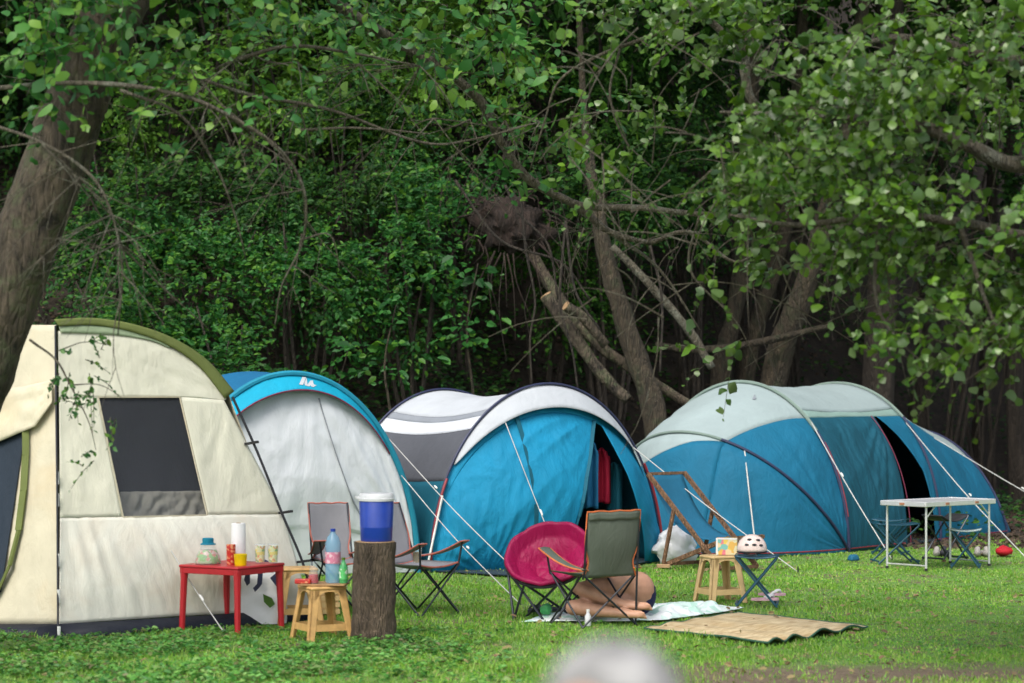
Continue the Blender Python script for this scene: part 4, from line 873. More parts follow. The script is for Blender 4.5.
mb = MB(); mb.tube([hoop_pt(c3+n3*.07, w3, hw3+.03, h3+.01, ph) for ph in [.02+.5*i/10 for i in range(11)]], .014, 6); mb.tube([hoop_pt(c3+n3*.07, w3, hw3+.02, h3, ph) for ph in [2.55+.57*i/10 for i in range(11)]], .014, 6); mb.build('hoop_strap', M['redpole'], T3)
mb = MB(); mb.tube([hoop_pt(c3+n3*.1, w3, hw3+.03, h3+.01, .1)+V(-.05, -.03, -.1), hoop_pt(c3+n3*.09, w3, hw3+.03, h3+.01, .42)], .012, 6); mb.build('adjuster_tape', M['whitepole'], T3)
mb = MB(); mb.add([L3+V(.02, .02, .012), G(505, 575, .012), G(600, 572, .012), R3+V(-.02, 0, .012), R3+axis3*1.9+V(0, 0, .012), L3+axis3*1.9+V(0, 0, .012)], [(0, 1, 2, 3, 4, 5)]); mb.build('groundsheet', M['dark'], T3, smooth=False, thick=.01)
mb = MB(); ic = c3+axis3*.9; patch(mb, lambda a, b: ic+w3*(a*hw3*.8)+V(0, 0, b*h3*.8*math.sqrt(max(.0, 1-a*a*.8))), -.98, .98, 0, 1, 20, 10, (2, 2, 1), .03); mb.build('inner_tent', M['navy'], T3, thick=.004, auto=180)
guy(T3, Vis3(1.1, 1)+n3*.02, F3(-.28, .0)+n3*.62, .007); 
guy(T3, hoop_pt(c3, w3, hw3, h3, PI*.77), G(798, 572), .008, adj=.3)
guy(T3, P(388, 438, 25.8), G(536, 590), .007, adj=.35)
# clothes hanging in the doorway
def cloth_strip(name, px0, px1, py0, py1, Yd, mat, lab, seed):
    mb = MB(); rows = []
    for j in range(21):
        v = j/20; row = []
        for i in range(15):
            u = i/14; sh = (1-.35*abs(2*u-1)**2*(1 if v < .15 else 0)); px = lerp(px0, px1, .5+(u-.5)*(.55+.45*min(1, v*5))); py = lerp(py0, py1, v)+(3*abs(2*u-1) if v < .12 else 0)
            row.append(P(px, py+.8*math.sin(u*7+seed), Yd+.03*math.sin(u*11+seed)+.03*noise.noise(V(u*4, v*2, seed))))
        rows.append(row)
    mb.grid(rows); o = mb.build(name, M[mat], None, thick=.02, auto=180); return tag(o, lab, 'clothing', 'clothes hanging in the tent doorway')
cloth_strip('hanging_garment', 583, 598, 440, 508, 26.15, 'bluecloth', 'light blue garment hanging in the doorway of the turquoise tent, left of the red one', 1)
cloth_strip('hanging_garment', 594, 610, 448, 503, 26.4, 'redcloth', 'dark red garment hanging in the doorway of the turquoise tent', 2)
cloth_strip('hanging_garment', 607, 622, 462, 512, 26.5, 'teal3d', 'dark teal garment hanging right of the red one in the tent doorway', 3)
M['sleeve0'] = fabric('gutter_fabric', (.2, .3, .27))
# ---------------------------------------------------------------- mint roofed blue tent at the right
T4 = empty('family_tent', (4.0, 29.8, 0), 0, 'big teal blue family tent with a mint grey roof behind the aluminium folding table', 'tent', 'camping tents along the woods')
F1 = V(3.95, 28.2, 0); K1 = V(1.6, 30.0, 0); c4 = (F1+K1)/2; w4 = (F1-K1).normalized(); hw4 = (F1-K1).length/2; nl = V(w4.y, -w4.x, 0); nr4 = -nl; h4 = 1.98
# nl points towards the lower left (the closed end), nr4 along the tent to the right
def fan4(ph, th):     # ph 0 = far foot .. pi = near foot F1 ; th 0 ground (front) .. 90deg upright hoop
    s = math.sin(ph); R_ = lerp(1.9, 1.98, th/(PI/2)); 
    if th < PI/4.2: R_ *= 1-.06*math.sin(th/(PI/4.2)*PI)
    elif th < PI/2: R_ *= 1-.05*math.sin((th-PI/4.2)/(PI/2-PI/4.2)*PI)
    q = c4-w4*hw4*math.cos(ph); return q+nl*(s*R_*math.cos(th))+V(0, 0, s*R_*math.sin(th))
TH1 = math.radians(47)
phd = lambda th: interp((TH1, PI/2), (d2r(112), d2r(128)), th)      # colour boundary on the upper fan
mb = MB(); patch(mb, fan4, 0.02, phd, TH1, PI/2, 40, 24, (3, 3, 2), .02); mb.build('left_roof', M['mintroof'], T4, thick=.003, auto=180)
mb = MB(); patch(mb, fan4, phd, PI-.02, TH1, PI/2, 50, 40, (3, 2, 7), .02, rays=[(PI, TH1, 6, .03, .8)]); mb.build('left_wall', M['teal4'], T4, thick=.003, auto=180)
TH0 = lambda ph: 0
eb = lambda ph: interp((0, d2r(60), d2r(112)), (d2r(30), d2r(31), TH1-.002), ph)
mb = MB(); patch(mb, lambda v, u: fan4(u, v), eb, TH1, .02, d2r(112), 12, 50, (3, 3, 2), .015); mb.build('end_roof', M['mintroof'], T4, thick=.003, auto=180)
mb = MB(); patch(mb, lambda v, u: fan4(u, v), 0, eb, .02, d2r(112), 20, 50, (3, 3, 4), .03); patch(mb, lambda v, u: fan4(u, v), 0, TH1, d2r(112), PI-.02, 44, 50, (2, 2, 6), .02, rays=[(TH1, 2.2, 6, .03, .6)]); mb.build('end_wall', M['teal4'], T4, thick=.003, auto=180)
ends = [(0, h4, hw4), (2.3, h4, hw4), (4.4, 1.36, hw4*.93), (4.75, .9, hw4*.85), (5.1, .01, hw4*.75)]
def B4(ph, t):    # t in metres along the tent ; ph pi = near foot
    h_ = float(np.interp(t, [e[0] for e in ends], [e[1] for e in ends])); w_ = float(np.interp(t, [e[0] for e in ends], [e[2] for e in ends]))
    sag = -.05*math.sin(PI*min(1, t/2.3))*math.sin(ph)+(0 if t < 2.3 else -.06*math.sin(PI*min(1, (t-2.3)/2.1))*math.sin(ph)) if ph < 2.2 else .0
    sk = math.sin(ph)**(.92 if t < 2.3 else .92+.5*(t-2.3)/2.1) if ph > 0 and ph < PI else 0
    return c4+nr4*t-w4*w_*math.cos(ph)+V(0, 0, h_*sk+sag)
PH_R = d2r(124)
mb = MB(); patch(mb, lambda a, t: B4(t, a), 0, 2.3, .02, PH_R, 24, 50, (3, 3, 2), .015); mb.build('main_roof', M['mintroof'], T4, thick=.003, auto=180)
mb = MB(); patch(mb, lambda a, t: B4(t, a), 0, 2.3, PH_R+.004, d2r(129), 24, 5, (3, 3, 2), .01); mb.build('rain_gutter', M['sleeve0'], T4, thick=.003, auto=180)
dl4 = lambda ph: interp((d2r(128), d2r(138), d2r(155), PI), (1.62, 1.55, 1.5, 1.45), ph)      # left edge of the doorway
dr4 = lambda ph: interp((d2r(128), d2r(138), d2r(155), PI), (1.66, 1.85, 2.12, 2.2), ph)
S4 = lambda a, t: B4(t, a)
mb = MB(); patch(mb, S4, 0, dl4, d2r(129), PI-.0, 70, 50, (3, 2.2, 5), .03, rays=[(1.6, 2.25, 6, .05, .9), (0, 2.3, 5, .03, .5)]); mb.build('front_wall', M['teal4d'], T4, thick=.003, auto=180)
mb = MB(); patch(mb, S4, dr4, 2.3, d2r(129), PI-.0, 10, 40, (4, 3, 2), .02); patch(mb, S4, 2.3, 4.4, d2r(126), PI, 40, 40, (3, 3, 3), .03); patch(mb, S4, 4.4, 5.1, .02, PI, 8, 50, (3, 3, 3), .01); mb.build('right_wall', M['teal4'], T4, thick=.003, auto=180)
mb = MB(); patch(mb, S4, 2.3, 4.4, .02, d2r(126), 24, 40, (3, 3, 2), .015); mb.build('right_roof', M['mintroof'], T4, thick=.003, auto=180)
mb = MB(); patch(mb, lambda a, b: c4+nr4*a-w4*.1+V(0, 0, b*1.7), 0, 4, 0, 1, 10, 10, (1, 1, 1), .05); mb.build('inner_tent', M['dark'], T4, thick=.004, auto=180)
M['sleeve'] = fabric('grey_green_sleeve', (.17, .23, .2))
def hoop4(fn, r, mat, name, p0=0., p1=PI, n=60, k=0.0):
    mb = MB(); pts = [fn(lerp(p0, p1, i/n)) for i in range(n+1)]; cc = c4+V(0, 0, .5); pts = [p+(p-cc).normalized()*.02 for p in pts]; mb.tube(pts, r, 7); return mb.build(name, M[mat], T4)
hoop4(lambda ph: fan4(ph, PI/2)+nl*.015, .022, 'sleeve', 'hoop_sleeve', .02, d2r(135)); hoop4(lambda ph: fan4(ph, PI/2)+nl*.015, .02, 'navy', 'hoop_sleeve', d2r(135), PI)
hoop4(lambda ph: fan4(ph, TH1), .018, 'sleeve', 'hoop_sleeve', .02, d2r(110)); hoop4(lambda ph: fan4(ph, TH1), .017, 'navy', 'hoop_sleeve', d2r(110), PI)
hoop4(lambda ph: B4(ph, 2.3), .02, 'sleeve', 'hoop_sleeve', .02, d2r(130)); hoop4(lambda ph: B4(ph, 2.3), .018, 'navy', 'hoop_sleeve', d2r(130), PI)
hoop4(lambda ph: B4(ph, 4.4), .018, 'navy', 'hoop_sleeve')
hoop4(lambda ph: fan4(ph, PI/2)+V(.01, -.02, 0), .007, 'redpole', 'hoop_strap', d2r(140), d2r(168))
hoop4(lambda ph: B4(ph, 1.5)+V(0, -.02, 0), .006, 'pinkpipe', 'door_zip', d2r(129), PI)
mb = MB(); mb.tube([fan4(ph, 0)+V(0, 0, .035)+nl*.01 for ph in [d2r(60)+(PI-d2r(60))*i/40 for i in range(41)]], .008, 6); mb.tube([B4(PI, t)+V(0, -.02, .035) for t in (0, 1.4)], .007, 6); mb.tube([B4(PI, t)+V(0, -.02, .035) for t in (2.2, 3.2, 4.4)], .007, 6); mb.build('hem_piping', M['redpole'], T4)
mb = MB(); mb.add([c4+w4*hw4*.96+V(0, 0, .012), c4-w4*hw4*.96+V(0, 0, .012), c4-w4*hw4*.96+nr4*4.4+V(0, 0, .012), c4+w4*hw4*.96+nr4*4.4+V(0, 0, .012)], [(0, 1, 2, 3)]); mb.build('groundsheet', M['dark'], T4, smooth=False, thick=.01)
guy(T4, fan4(d2r(121), TH1)+nl*.02, G(757, 559), .012, adj=0)
mb = MB(); k = PX(fan4(d2r(105), d2r(80))); q = plane_map(fan4(d2r(95), d2r(80))+V(0, -.03, .01), fan4(d2r(110), d2r(80))+V(0, -.03, .01), fan4(d2r(105), d2r(70))+V(0, -.03, .01))
emblem(q, [[(k[0]-1.5, k[1]+2), (k[0]+.4, k[1]-2.4), (k[0]+1.4, k[1]-2), (k[0]-.2, k[1]+2.4)], [(k[0]-.2, k[1]+1.2), (k[0]+2.2, k[1]), (k[0]+2.2, k[1]+1.6), (k[0], k[1]+2.6)]], T4, 'midgrey')
guy(T4, B4(d2r(131), .0)+V(0, -.02, 0), P(892, 552, 26.9)*1.0-V(0, 0, P(892, 552, 26.9).z), .009, adj=.4)
guy(T4, B4(d2r(133), 2.3)+V(0, -.02, 0), G(1030, 562), .009, adj=.55)
guy(T4, B4(d2r(128), 3.3)+V(0, -.02, 0), V(7.6, 30.2, 0), .009, adj=.5)
# ================================================================== OBJECTS
def lab(o, l, c, g=None): return tag(o, l, c, g)
# ---- red plastic table, seen corner-on
tc0 = G(232, 629); RT = empty('plastic_table', (tc0.x, tc0.y, 0), d2r(58), 'low red plastic table with drinks on it in front of the cream tent', 'table')
th_ = .52; mb = MB(); mb.box((0, 0, th_-.012), (.6, .6, .024)); mb.build('tabletop', M['red'], RT, world=False, bevel=.01)
mb = MB()
for a_, b_ in (((-.29, -.285), (.29, -.285)), ((.285, -.29), (.285, .29)), ((.29, .285), (-.29, .285)), ((-.285, .29), (-.285, -.29))): mb.beam((*a_, th_-.045), (*b_, th_-.045), .02, .045)
mb.build('apron', M['red'], RT, world=False, bevel=.004)
for sx in (-1, 1):
    for sy in (-1, 1):
        mb = MB(); R_ = Matrix.Identity(3); 
        mb.tube([(sx*.265, sy*.265, th_-.03), (sx*.268, sy*.268, th_-.12), (sx*.28, sy*.28, 0)], [.036, .028, .023], 8); mb.build('leg', M['red'], RT, world=False)
TT = th_
def at(px, dy=0., z=0.): # point at depth tc0.y+dy
    p = P(px, 500, tc0.y+dy); return V(p.x, p.y, z)
def thing1(name, mb, mat, l, c, g=None, bevel=0, thick=0):
    # one-mesh thing with its origin at its base
    b = Vector((sum(v[0] for v in mb.v)/len(mb.v), sum(v[1] for v in mb.v)/len(mb.v), min(v[2] for v in mb.v)))
    mb.v = [(v[0]-b.x, v[1]-b.y, v[2]-b.z) for v in mb.v]; o = mb.build(name, mat, None, bevel=bevel, thick=thick); o.location = b; return lab(o, l, c, g)
# jar with salad
p = at(208, -.02, TT); J = empty('storage_jar', p, 0, 'wide clear jar of green and pink food with a teal lid on the red table', 'jar')
mb = MB(); mb.lathe(p, [(.105, 0), (.11, .01), (.098, .06), (.07, .115), (.055, .135), (.055, .15)]); mb.build('glass', M['clear'], J)
mb = MB(); mb.lathe(p, [(.1, .006), (.103, .012), (.09, .06), (.066, .11)]); mb.build('contents', M['salad'], J)
mb = MB(); mb.lathe(p, [(.062, .152), (.062, .16), (.045, .165), (.045, .2), (.04, .205), (0, .205)]); mb.build('lid', M['tealtrim'], J)
p = at(231, -.08, TT); mb = MB(); mb.lathe(p, [(.032, 0), (.035, .01), (.037, .155), (.034, .158), (.032, .02)]); thing1('drinking_glass', mb, M['redprint'], 'small tumbler with red print between the jar and the paper roll', 'glass', 'printed tumblers on the red table')
p = at(238.5, .06, TT); K = empty('kitchen_roll', p, 0, 'upright white paper towel roll on the red table', 'paper roll'); mb = MB(); mb.lathe(p, [(.055, 0), (.057, .01), (.057, .31), (.054, .318), (.02, .318), (.018, .28)]); mb.build('paper', M['paper'], K)
mb = MB(); mb.lathe(p, [(.0, .27), (.0185, .27), (.0185, .322), (.0165, .322)]); mb.build('core', M['tray'], K)
p = at(240.5, -.2, TT); mb = MB(); mb.lathe(p, [(.045, 0), (.047, .005), (.053, .09), (.05, .09), (.045, .01), (0, .01)]); thing1('plastic_cup', mb, M['yellow'], 'bright yellow cup in front of the paper towel roll', 'cup')
for px, dy, l in ((260, .02, 'fruit patterned tall glass on the red table, left of the two alike'), (273, .03, 'fruit patterned tall glass at the right end of the red table')):
    p = at(px, dy, TT); g = empty('drinking_glass', p, 0, l, 'glass', 'printed tumblers on the red table')
    mb = MB(); mb.lathe(p, [(.036, 0), (.038, .004), (.045, .155), (.043, .155), (.036, .01), (0, .01)]); mb.build('glass', M['clear'], g)
    mb = MB(); mb.lathe(p, [(.0335, .012), (.041, .14), (.0405, .14), (.033, .012)]); mb.build('print', M['fruit'], g)
# printed shopping bag behind the table
gb = G(263, 623); bg_ = empty('shopping_bag', gb, 0, 'white woven shopping bag with dark and green print behind the red table', 'bag')
mb = MB(); rows = []
for j in range(15):
    v = j/14; row = []
    for i in range(41):
        a_ = 2*PI*i/40; ca, sa = math.cos(a_), math.sin(a_); e = .6; x = abs(ca)**e*(1 if ca > 0 else -1)*(.19+.03*v); y = abs(sa)**e*(1 if sa > 0 else -1)*(.09-.06*v*v)
        f = .02*noise.noise(V(ca*2, sa*2, v*4)); row.append(gb+V(x*(1+f*3)-.04*v, y+f, v*.44+.03*v*noise.noise(V(ca*1.5, sa, 3))))
    rows.append(row)
mb.grid(rows); mb.build('bag_body', M['paper'], bg_, auto=180)
def flat(pl, polys, mat, name, parent, th=.003): return emblem(pl, polys, parent, mat, name=name)
bp_ = plane_map(gb+V(-.2, -.125, 0), gb+V(.2, -.125, 0), gb+V(0, -.1, .4))
flat(bp_, [[(246, 572), (250, 572), (250, 583), (247, 586), (244, 580)], [(258, 572), (263, 572), (262, 584), (259, 588), (255, 592), (253, 588), (257, 584)], [(270, 578), (277, 572), (282, 574), (282, 594), (276, 586)]], 'navy', 'dark_print', bg_)
flat(bp_, [[(263, 594), (272, 598), (275, 604), (270, 608), (264, 602)]], 'leafE', 'green_print', bg_)
mb = MB()
for s in (-1, 1): mb.tube(cr([gb+V(-.1, s*.04, .42), gb+V(-.05, s*.05, .5), gb+V(.03, s*.05, .5), gb+V(.08, s*.04, .42)], 5), .006, 5)
mb.build('handles', M['navy'], bg_)
# ---- beige stools
def stool(name_l, p, rz, mat, h=.43, w=.27, grp='beige plastic stools'):
    t = empty('plastic_stool', p, rz, name_l, 'stool', grp); tp = w/2; bt = w/2+.055
    mb = MB(); mb.box((0, 0, h-.014), (w+.02, w+.02, .028)); mb.build('seat', M[mat], t, world=False, bevel=.012)
    mb = MB()
    for k in range(4):       # arched upper skirt and low rail on every side
        R_ = Matrix.Rotation(k*PI/2, 3, 'Z'); N = 12; pts = []; pin = []
        for i in range(N+1):
            u = i/N*2-1; zt = h-.02; zb = h-.03-.07*abs(u)**2.6-.045; pts.append((u*(tp-.02)*1.02, zt)); pin.append((u*(tp-.015)*(1+.04*abs(u)), zb+.035))
        fr = []; bk = []
        for q, z in pts+pin[::-1]:
            y = -(tp+(h-z)*(.055/h)); fr.append(R_ @ V(q, y, z)); bk.append(R_ @ V(q, y+.012, z))
        n_ = len(fr); mb.add(fr+bk, [(i, i+1, n_-2-i, n_-1-i) for i in range(N)]+[(n_+i+1, n_+i, n_+n_-1-i, n_+n_-2-i) for i in range(N)]+[((i), (i+1) % n_, n_+(i+1) % n_, n_+i) for i in range(n_)])
    mb.build('arched_skirt', M[mat], t, smooth=False, world=False)
    for sx in (-1, 1):
        for sy in (-1, 1):
            mb = MB()
            for ax in (0, 1):
                def q(z, inn):
                    o_ = tp+(h-z)*(.055/h); wd_ = .066-.018*(h-z)/h; a_, b_ = (o_-wd_ if inn else o_), o_
                    return V(sx*a_, sy*b_, z) if ax == 0 else V(sx*b_, sy*a_, z)
                fc = [q(h-.02, 0), q(h-.02, 1), q(0, 1), q(0, 0)]; dn = V(0, -sy*.014, 0) if ax == 0 else V(-sx*.014, 0, 0); mb.add(fc+[f_+dn for f_ in fc], [(0, 1, 2, 3), (7, 6, 5, 4), (0, 4, 5, 1), (1, 5, 6, 2), (2, 6, 7, 3), (3, 7, 4, 0)])
            mb.build('leg', M[mat], t, smooth=False, world=False, bevel=.004)
    for k in range(4):
        R_ = Matrix.Rotation(k*PI/2, 3, 'Z'); z = .1; y = -(tp+(h-z)*(.055/h)-.012); mb = MB(); mb.beam(R_ @ V(-tp-.005, y, z), R_ @ V(tp+.005, y, z), .012, .05); mb.build('rail', M[mat], t, world=False, smooth=False)
    return t
sp = G(322, 639); S1 = stool('beige plastic stool with bottles on a board, in front of the cut log', V(sp.x, sp.y, 0), d2r(28), 'beige', .41)
sp2 = G(299, 622); stool('beige plastic stool behind the one with the bottles, beside the red table', V(sp2.x, sp2.y, 0), d2r(10), 'beige', .45, .27)
sp3 = G(720, 602); S3 = stool('pale beige plastic stool carrying the colourful box, behind the towel', V(sp3.x, sp3.y, 0), d2r(22), 'beige2', .42, .26)
# slatted crate behind
cp = G(318, 614); cr_ = empty('slatted_crate', (cp.x, cp.y, 0), d2r(12), 'small pale slatted crate on the grass behind the two beige stools', 'crate')
mb = MB()
for k in range(5):
    for s in (-1, 1): mb.box((0, s*.12, .03+k*.055), (.34, .012, .038))
    for s in (-1, 1): mb.box((s*.164, 0, .03+k*.055), (.012, .226, .038))
mb.build('slats', M['beige2'], cr_, world=False, smooth=False); mb = MB()
for sx in (-1, 1):
    for sy in (-1, 1): mb.box((sx*.15, sy*.105, .14), (.02, .018, .28))
mb.box((0, 0, .012), (.3, .2, .01)); mb.build('corner_posts', M['beige2'], cr_, world=False, smooth=False)
# board, bottles, glass, red box on stool S1 (top at z .43)
ST = .412
def s1(px, dy=0.): q = P(px, 500, sp.y+dy); return V(q.x, q.y, ST)
mb = MB(); c_ = s1(324); R_ = Matrix.Rotation(d2r(-6), 3, 'Z'); mb.box(c_+V(0, 0, .008), (.36, .25, .014), R_); thing1('wooden_board', mb, M['tray'], 'thin brown board lying on the front beige stool', 'board', bevel=.004)
ST = .428
p = s1(333, .02); bt = empty('water_bottle', p, 0, 'large clear blue water bottle with a pink label on the board', 'bottle')
mb = MB(); mb.lathe(p, [(.055, 0), (.06, .01), (.058, .05), (.06, .06), (.06, .13), (.057, .14), (.057, .24), (.06, .25), (.06, .3), (.045, .35), (.022, .375), (.018, .395)]); mb.build('bottle_body', M['bluebottle'], bt)
mb = MB(); mb.lathe(p, [(.0175, .39), (.02, .392), (.02, .41), (.017, .413), (0, .413)]); mb.build('cap', M['cooler'], bt)
M['lblpink'] = blotch('pink_label_print', [(.6, .25, .35), (.7, .5, .55), (.6, .2, .3)], 40); M['lblgreen'] = blotch('green_label_print', [(.1, .5, .15), (.6, .75, .6), (.1, .45, .12)], 60)
mb = MB(); mb.lathe(p, [(.0585, .15), (.0595, .15), (.0595, .235), (.0585, .235)]); mb.build('label_wrap', M['lblpink'], bt)
p = s1(343.5, -.02); bt = empty('small_bottle', p, 0, 'small green bottle standing right of the large water bottle', 'bottle')
mb = MB(); mb.lathe(p, [(.03, 0), (.033, .008), (.033, .12), (.02, .15), (.012, .165), (.012, .18)]); mb.build('bottle_body', M['greenbottle'], bt)
mb = MB(); mb.lathe(p, [(.0335, .03), (.0345, .03), (.0345, .11), (.0335, .11)]); mb.build('label_wrap', M['lblgreen'], bt)
mb = MB(); mb.lathe(p, [(.0115, .178), (.014, .178), (.014, .195), (0, .196)]); mb.build('cap', M['leafE'], bt)
p = s1(313.5, -.04); bt = empty('jam_jar', p, 0, 'glass jar with bright red contents on the board', 'jar')
mb = MB(); mb.lathe(p, [(.036, 0), (.04, .01), (.038, .07), (.03, .1), (.028, .16), (.03, .165)]); mb.build('glass', M['clear'], bt)
mb = MB(); mb.lathe(p, [(.034, .004), (.038, .012), (.036, .068), (0, .07)]); mb.build('contents', M['red'], bt)
mb = MB(); c_ = s1(303, -.06); mb.box(c_+V(0, 0, .018), (.12, .08, .035)); thing1('small_box', mb, M['redprint'], 'small flat red box at the left end of the board', 'box', bevel=.006)
# ---- cut log with cooler
lg = G(374, 641); LG = empty('cut_log', (lg.x, lg.y, 0), 0, 'upright cut log serving as a stand for the blue cooler', 'log')
mb = MB(); pts = [V(lg.x, lg.y, -.05), V(lg.x-.003, lg.y, .12), V(lg.x, lg.y, .4), V(lg.x+.008, lg.y, .75)]; mb.tube(cr(pts, 7), [interp([0, 1, 2, 3], [.178, .168, .163, .158], i/7) for i in range(22)], 60, jit=.045, seed=4); mb.build('log_bark', M['barklog'], LG, auto=60)
mb = MB(); mb.tube([pts[-1]+V(0, 0, .001), pts[-1]+V(0, 0, .006)], [.15, .148], 40); mb.build('cut_top', M['endgrain'], LG)
cq = pts[-1]+V(.01, 0, .008); CL = empty('drinks_cooler', cq, 0, 'round blue plastic cooler with a white lid on top of the log', 'cooler')
mb = MB(); mb.lathe(cq, [(.115, 0), (.12, .008), (.124, .1), (.1255, .105), (.124, .11), (.131, .3), (.128, .305)], 40); mb.build('cooler_body', M['cooler'], CL)
mb = MB(); mb.lathe(cq, [(.128, .302), (.137, .304), (.139, .322), (.133, .326), (.131, .352), (.124, .36), (.03, .366), (0, .366)], 40); mb.beam(cq+V(-.13, -.01, .33), cq+V(-.155, -.02, .33), .03, .02); mb.build('lid', M['whiteplastic'], CL)
# ---- folding camp chairs
def tubes(parent, segs, mat, name, r=.009, smooth=True):
    for a_ in segs: m = MB(); m.tube([Vector(q) for q in a_], r, 7); m.build(name, M[mat], parent, world=False)
def camp_chair(l, p, rz, fab, pipe, frame='steel', w=.5, arm=1, grp='folding camp chairs', hb=.93, backrake=.2, cup=True):
    t = empty('camp_chair', p, rz, l, 'chair', grp); W = w/2; D = .23; sh = .42
    leg = [[(-W, D, 0), (W, D, sh)], [(W, D+.012, 0), (-W, D+.012, sh)], [(-W, -D, 0), (W, -D, sh)], [(W, -D-.012, 0), (-W, -D-.012, sh)],
           [(-W, -D, 0), (-W, D, sh)], [(-W-.012, D, 0), (-W-.012, -D, sh)], [(W, -D, 0), (W, D, sh)], [(W+.012, D, 0), (W+.012, -D, sh)]]
    tubes(t, leg, frame, 'leg', .0085)
    tubes(t, [[(s*W, -D, .0 if s > 0 else sh-.03), (s*W, -D-.02, sh), (s*(W-.005), -D-backrake, hb)] for s in (-1, 1)], frame, 'back_post')
    tubes(t, [[(s*W, D, sh-.02), (s*(W+.03), D+.02, .6)] for s in (-1, 1)], frame, 'arm_post')
    mb = MB(); rows = []
    for j in range(13):
        v = j/12*2-1; rows.append([V(u*W, v*D, sh+.01-.055*(1-u*u)*(1-.5*v*v)) for u in [i/12*2-1 for i in range(13)]])
    mb.grid(rows); seat = mb.build('seat', M[fab], t, world=False, thick=.006, auto=180)
    mb = MB(); mb.tube([V(u*W, D, sh+.01-.0275*(1-u*u)) for u in [i/12*2-1 for i in range(13)]], .008, 5); mb.tube([V(u*W, -D, sh+.01-.0275*(1-u*u)) for u in [i/12*2-1 for i in range(13)]], .008, 5); mb.build('seat_piping', M[pipe], seat, world=False)
    def bk(u, v):
        wn = 1-.16*math.exp(-((v-.22)/.16)**2); z = lerp(sh-.02, hb, v); y = -D-backrake*max(0, (z-sh))/(hb-sh)
        return V(u*W*wn, y-.05*(1-u*u)*math.sin(PI*(v*.9+.05))-.004, z+.004*math.sin(u*9)*v)
    mb = MB(); mb.grid([[bk(i/14*2-1, j/20) for i in range(15)] for j in range(21)]); back = mb.build('backrest', M[fab], t, world=False, thick=.006, auto=180)
    mb = MB(); mb.tube([bk(-1, j/20) for j in range(21)]+[bk(i/10*2-1, 1) for i in range(1, 11)]+[bk(1, 1-j/20) for j in range(1, 21)], .008, 5); mb.build('back_piping', M[pipe], back, world=False)
    mb = MB(); mb.grid([[bk((i/10*2-1)*.96, lerp(.87, .985, j/3))+V(0, -.012, 0) for i in range(11)] for j in range(4)]); mb.build('head_band', M[fab], back, world=False, thick=.004, auto=180)
    for s in (-1, 1):
        mb = MB(); a_ = V(s*W, -D-.03, .47); b_ = V(s*(W+.03), D+.05, .62); rows = []
        for j in range(9):
            v = j/8; c_ = a_.lerp(b_, v)+V(0, 0, -.035*math.sin(PI*v)); rows.append([c_+V(x*(.03+.025*v), 0, -.008*abs(x)) for x in (-1, -.5, 0, .5, 1)])
        mb.grid(rows); ar = mb.build('armrest', M[fab], t, world=False, thick=.008, auto=180)
        m2 = MB(); m2.tube([r_[0] for r_ in rows]+[r_[-1] for r_ in rows][::-1], .007, 5); m2.build('arm_piping', M[pipe], ar, world=False)
    return t
g = G(338, 609); camp_chair('grey mesh camp chair with coral piping facing the photo, behind the water bottle', V(g.x, g.y, 0), d2r(196), 'greymesh', 'coral', hb=.9, w=.36)
g = G(428, 613); CH2 = camp_chair('grey mesh camp chair mostly hidden by the log, seat and arms showing right', V(g.x-.08, g.y, 0), d2r(232), 'greymesh', 'coral', hb=.92, w=.5)
g = G(593, 624); camp_chair('grey green camp chair with orange piping seen from behind, beside the magenta chair', V(g.x, g.y, 0), d2r(33), 'chairgreen', 'orange', hb=.93, w=.52, backrake=.06)
# cup of beer in the armrest of the second grey chair
q = P(417, 500, G(428, 613).y-.22); p = V(q.x, q.y, .44); cu = empty('beer_cup', p, 0, 'clear plastic cup of amber drink in the armrest right of the log', 'cup')
mb = MB(); mb.lathe(p, [(.032, 0), (.034, .004), (.044, .15), (.042, .15), (.033, .01)]); mb.build('cup_wall', M['clear'], cu); M['beer'] = plain('amber_drink', (.55, .38, .2), .2)
mb = MB(); mb.lathe(p, [(.031, .008), (.038, .095), (0, .097)]); mb.build('drink', M['beer'], cu)
# ---- magenta moon chair
mc = G(550, 618); MC = empty('moon_chair', (mc.x, mc.y, 0), 0, 'round padded magenta moon chair on the grass left of the grey green chair', 'chair')
nrm = V(-.22, -.66, .72).normalized(); cc = V(mc.x-.01, mc.y-.02, .53); ux = V(1, -.3, 0).normalized(); ux = (ux-nrm*ux.dot(nrm)).normalized(); uy = nrm.cross(ux)
if uy.z < 0: uy = -uy
RX, RY = .365, .345; rows = []; 
for j in range(26):
    r_ = j/25; row = []
    for k in range(72):
        a_ = 2*PI*k/72; puff = .02*abs(math.sin(a_*4))*r_+.022*abs(math.sin(r_*PI*2.5))+.014*noise.noise(V(math.cos(a_)*3*r_, math.sin(a_)*3*r_, 2)); row.append(cc+ux*RX*r_*math.cos(a_)+uy*RY*r_*math.sin(a_)+nrm*(-.22*(1-r_**2.2)+puff))
    rows.append(row)
mb = MB(); mb.grid(rows, closed=True); mb.build('padded_seat', M['magenta'], MC, thick=.035, auto=180)
mb = MB(); mb.tube([cc+ux*(RX+.008)*math.cos(2*PI*k/48)+uy*(RY+.008)*math.sin(2*PI*k/48)-nrm*.01 for k in range(49)], .014, 7); mb.build('ring_frame', M['black'], MC)
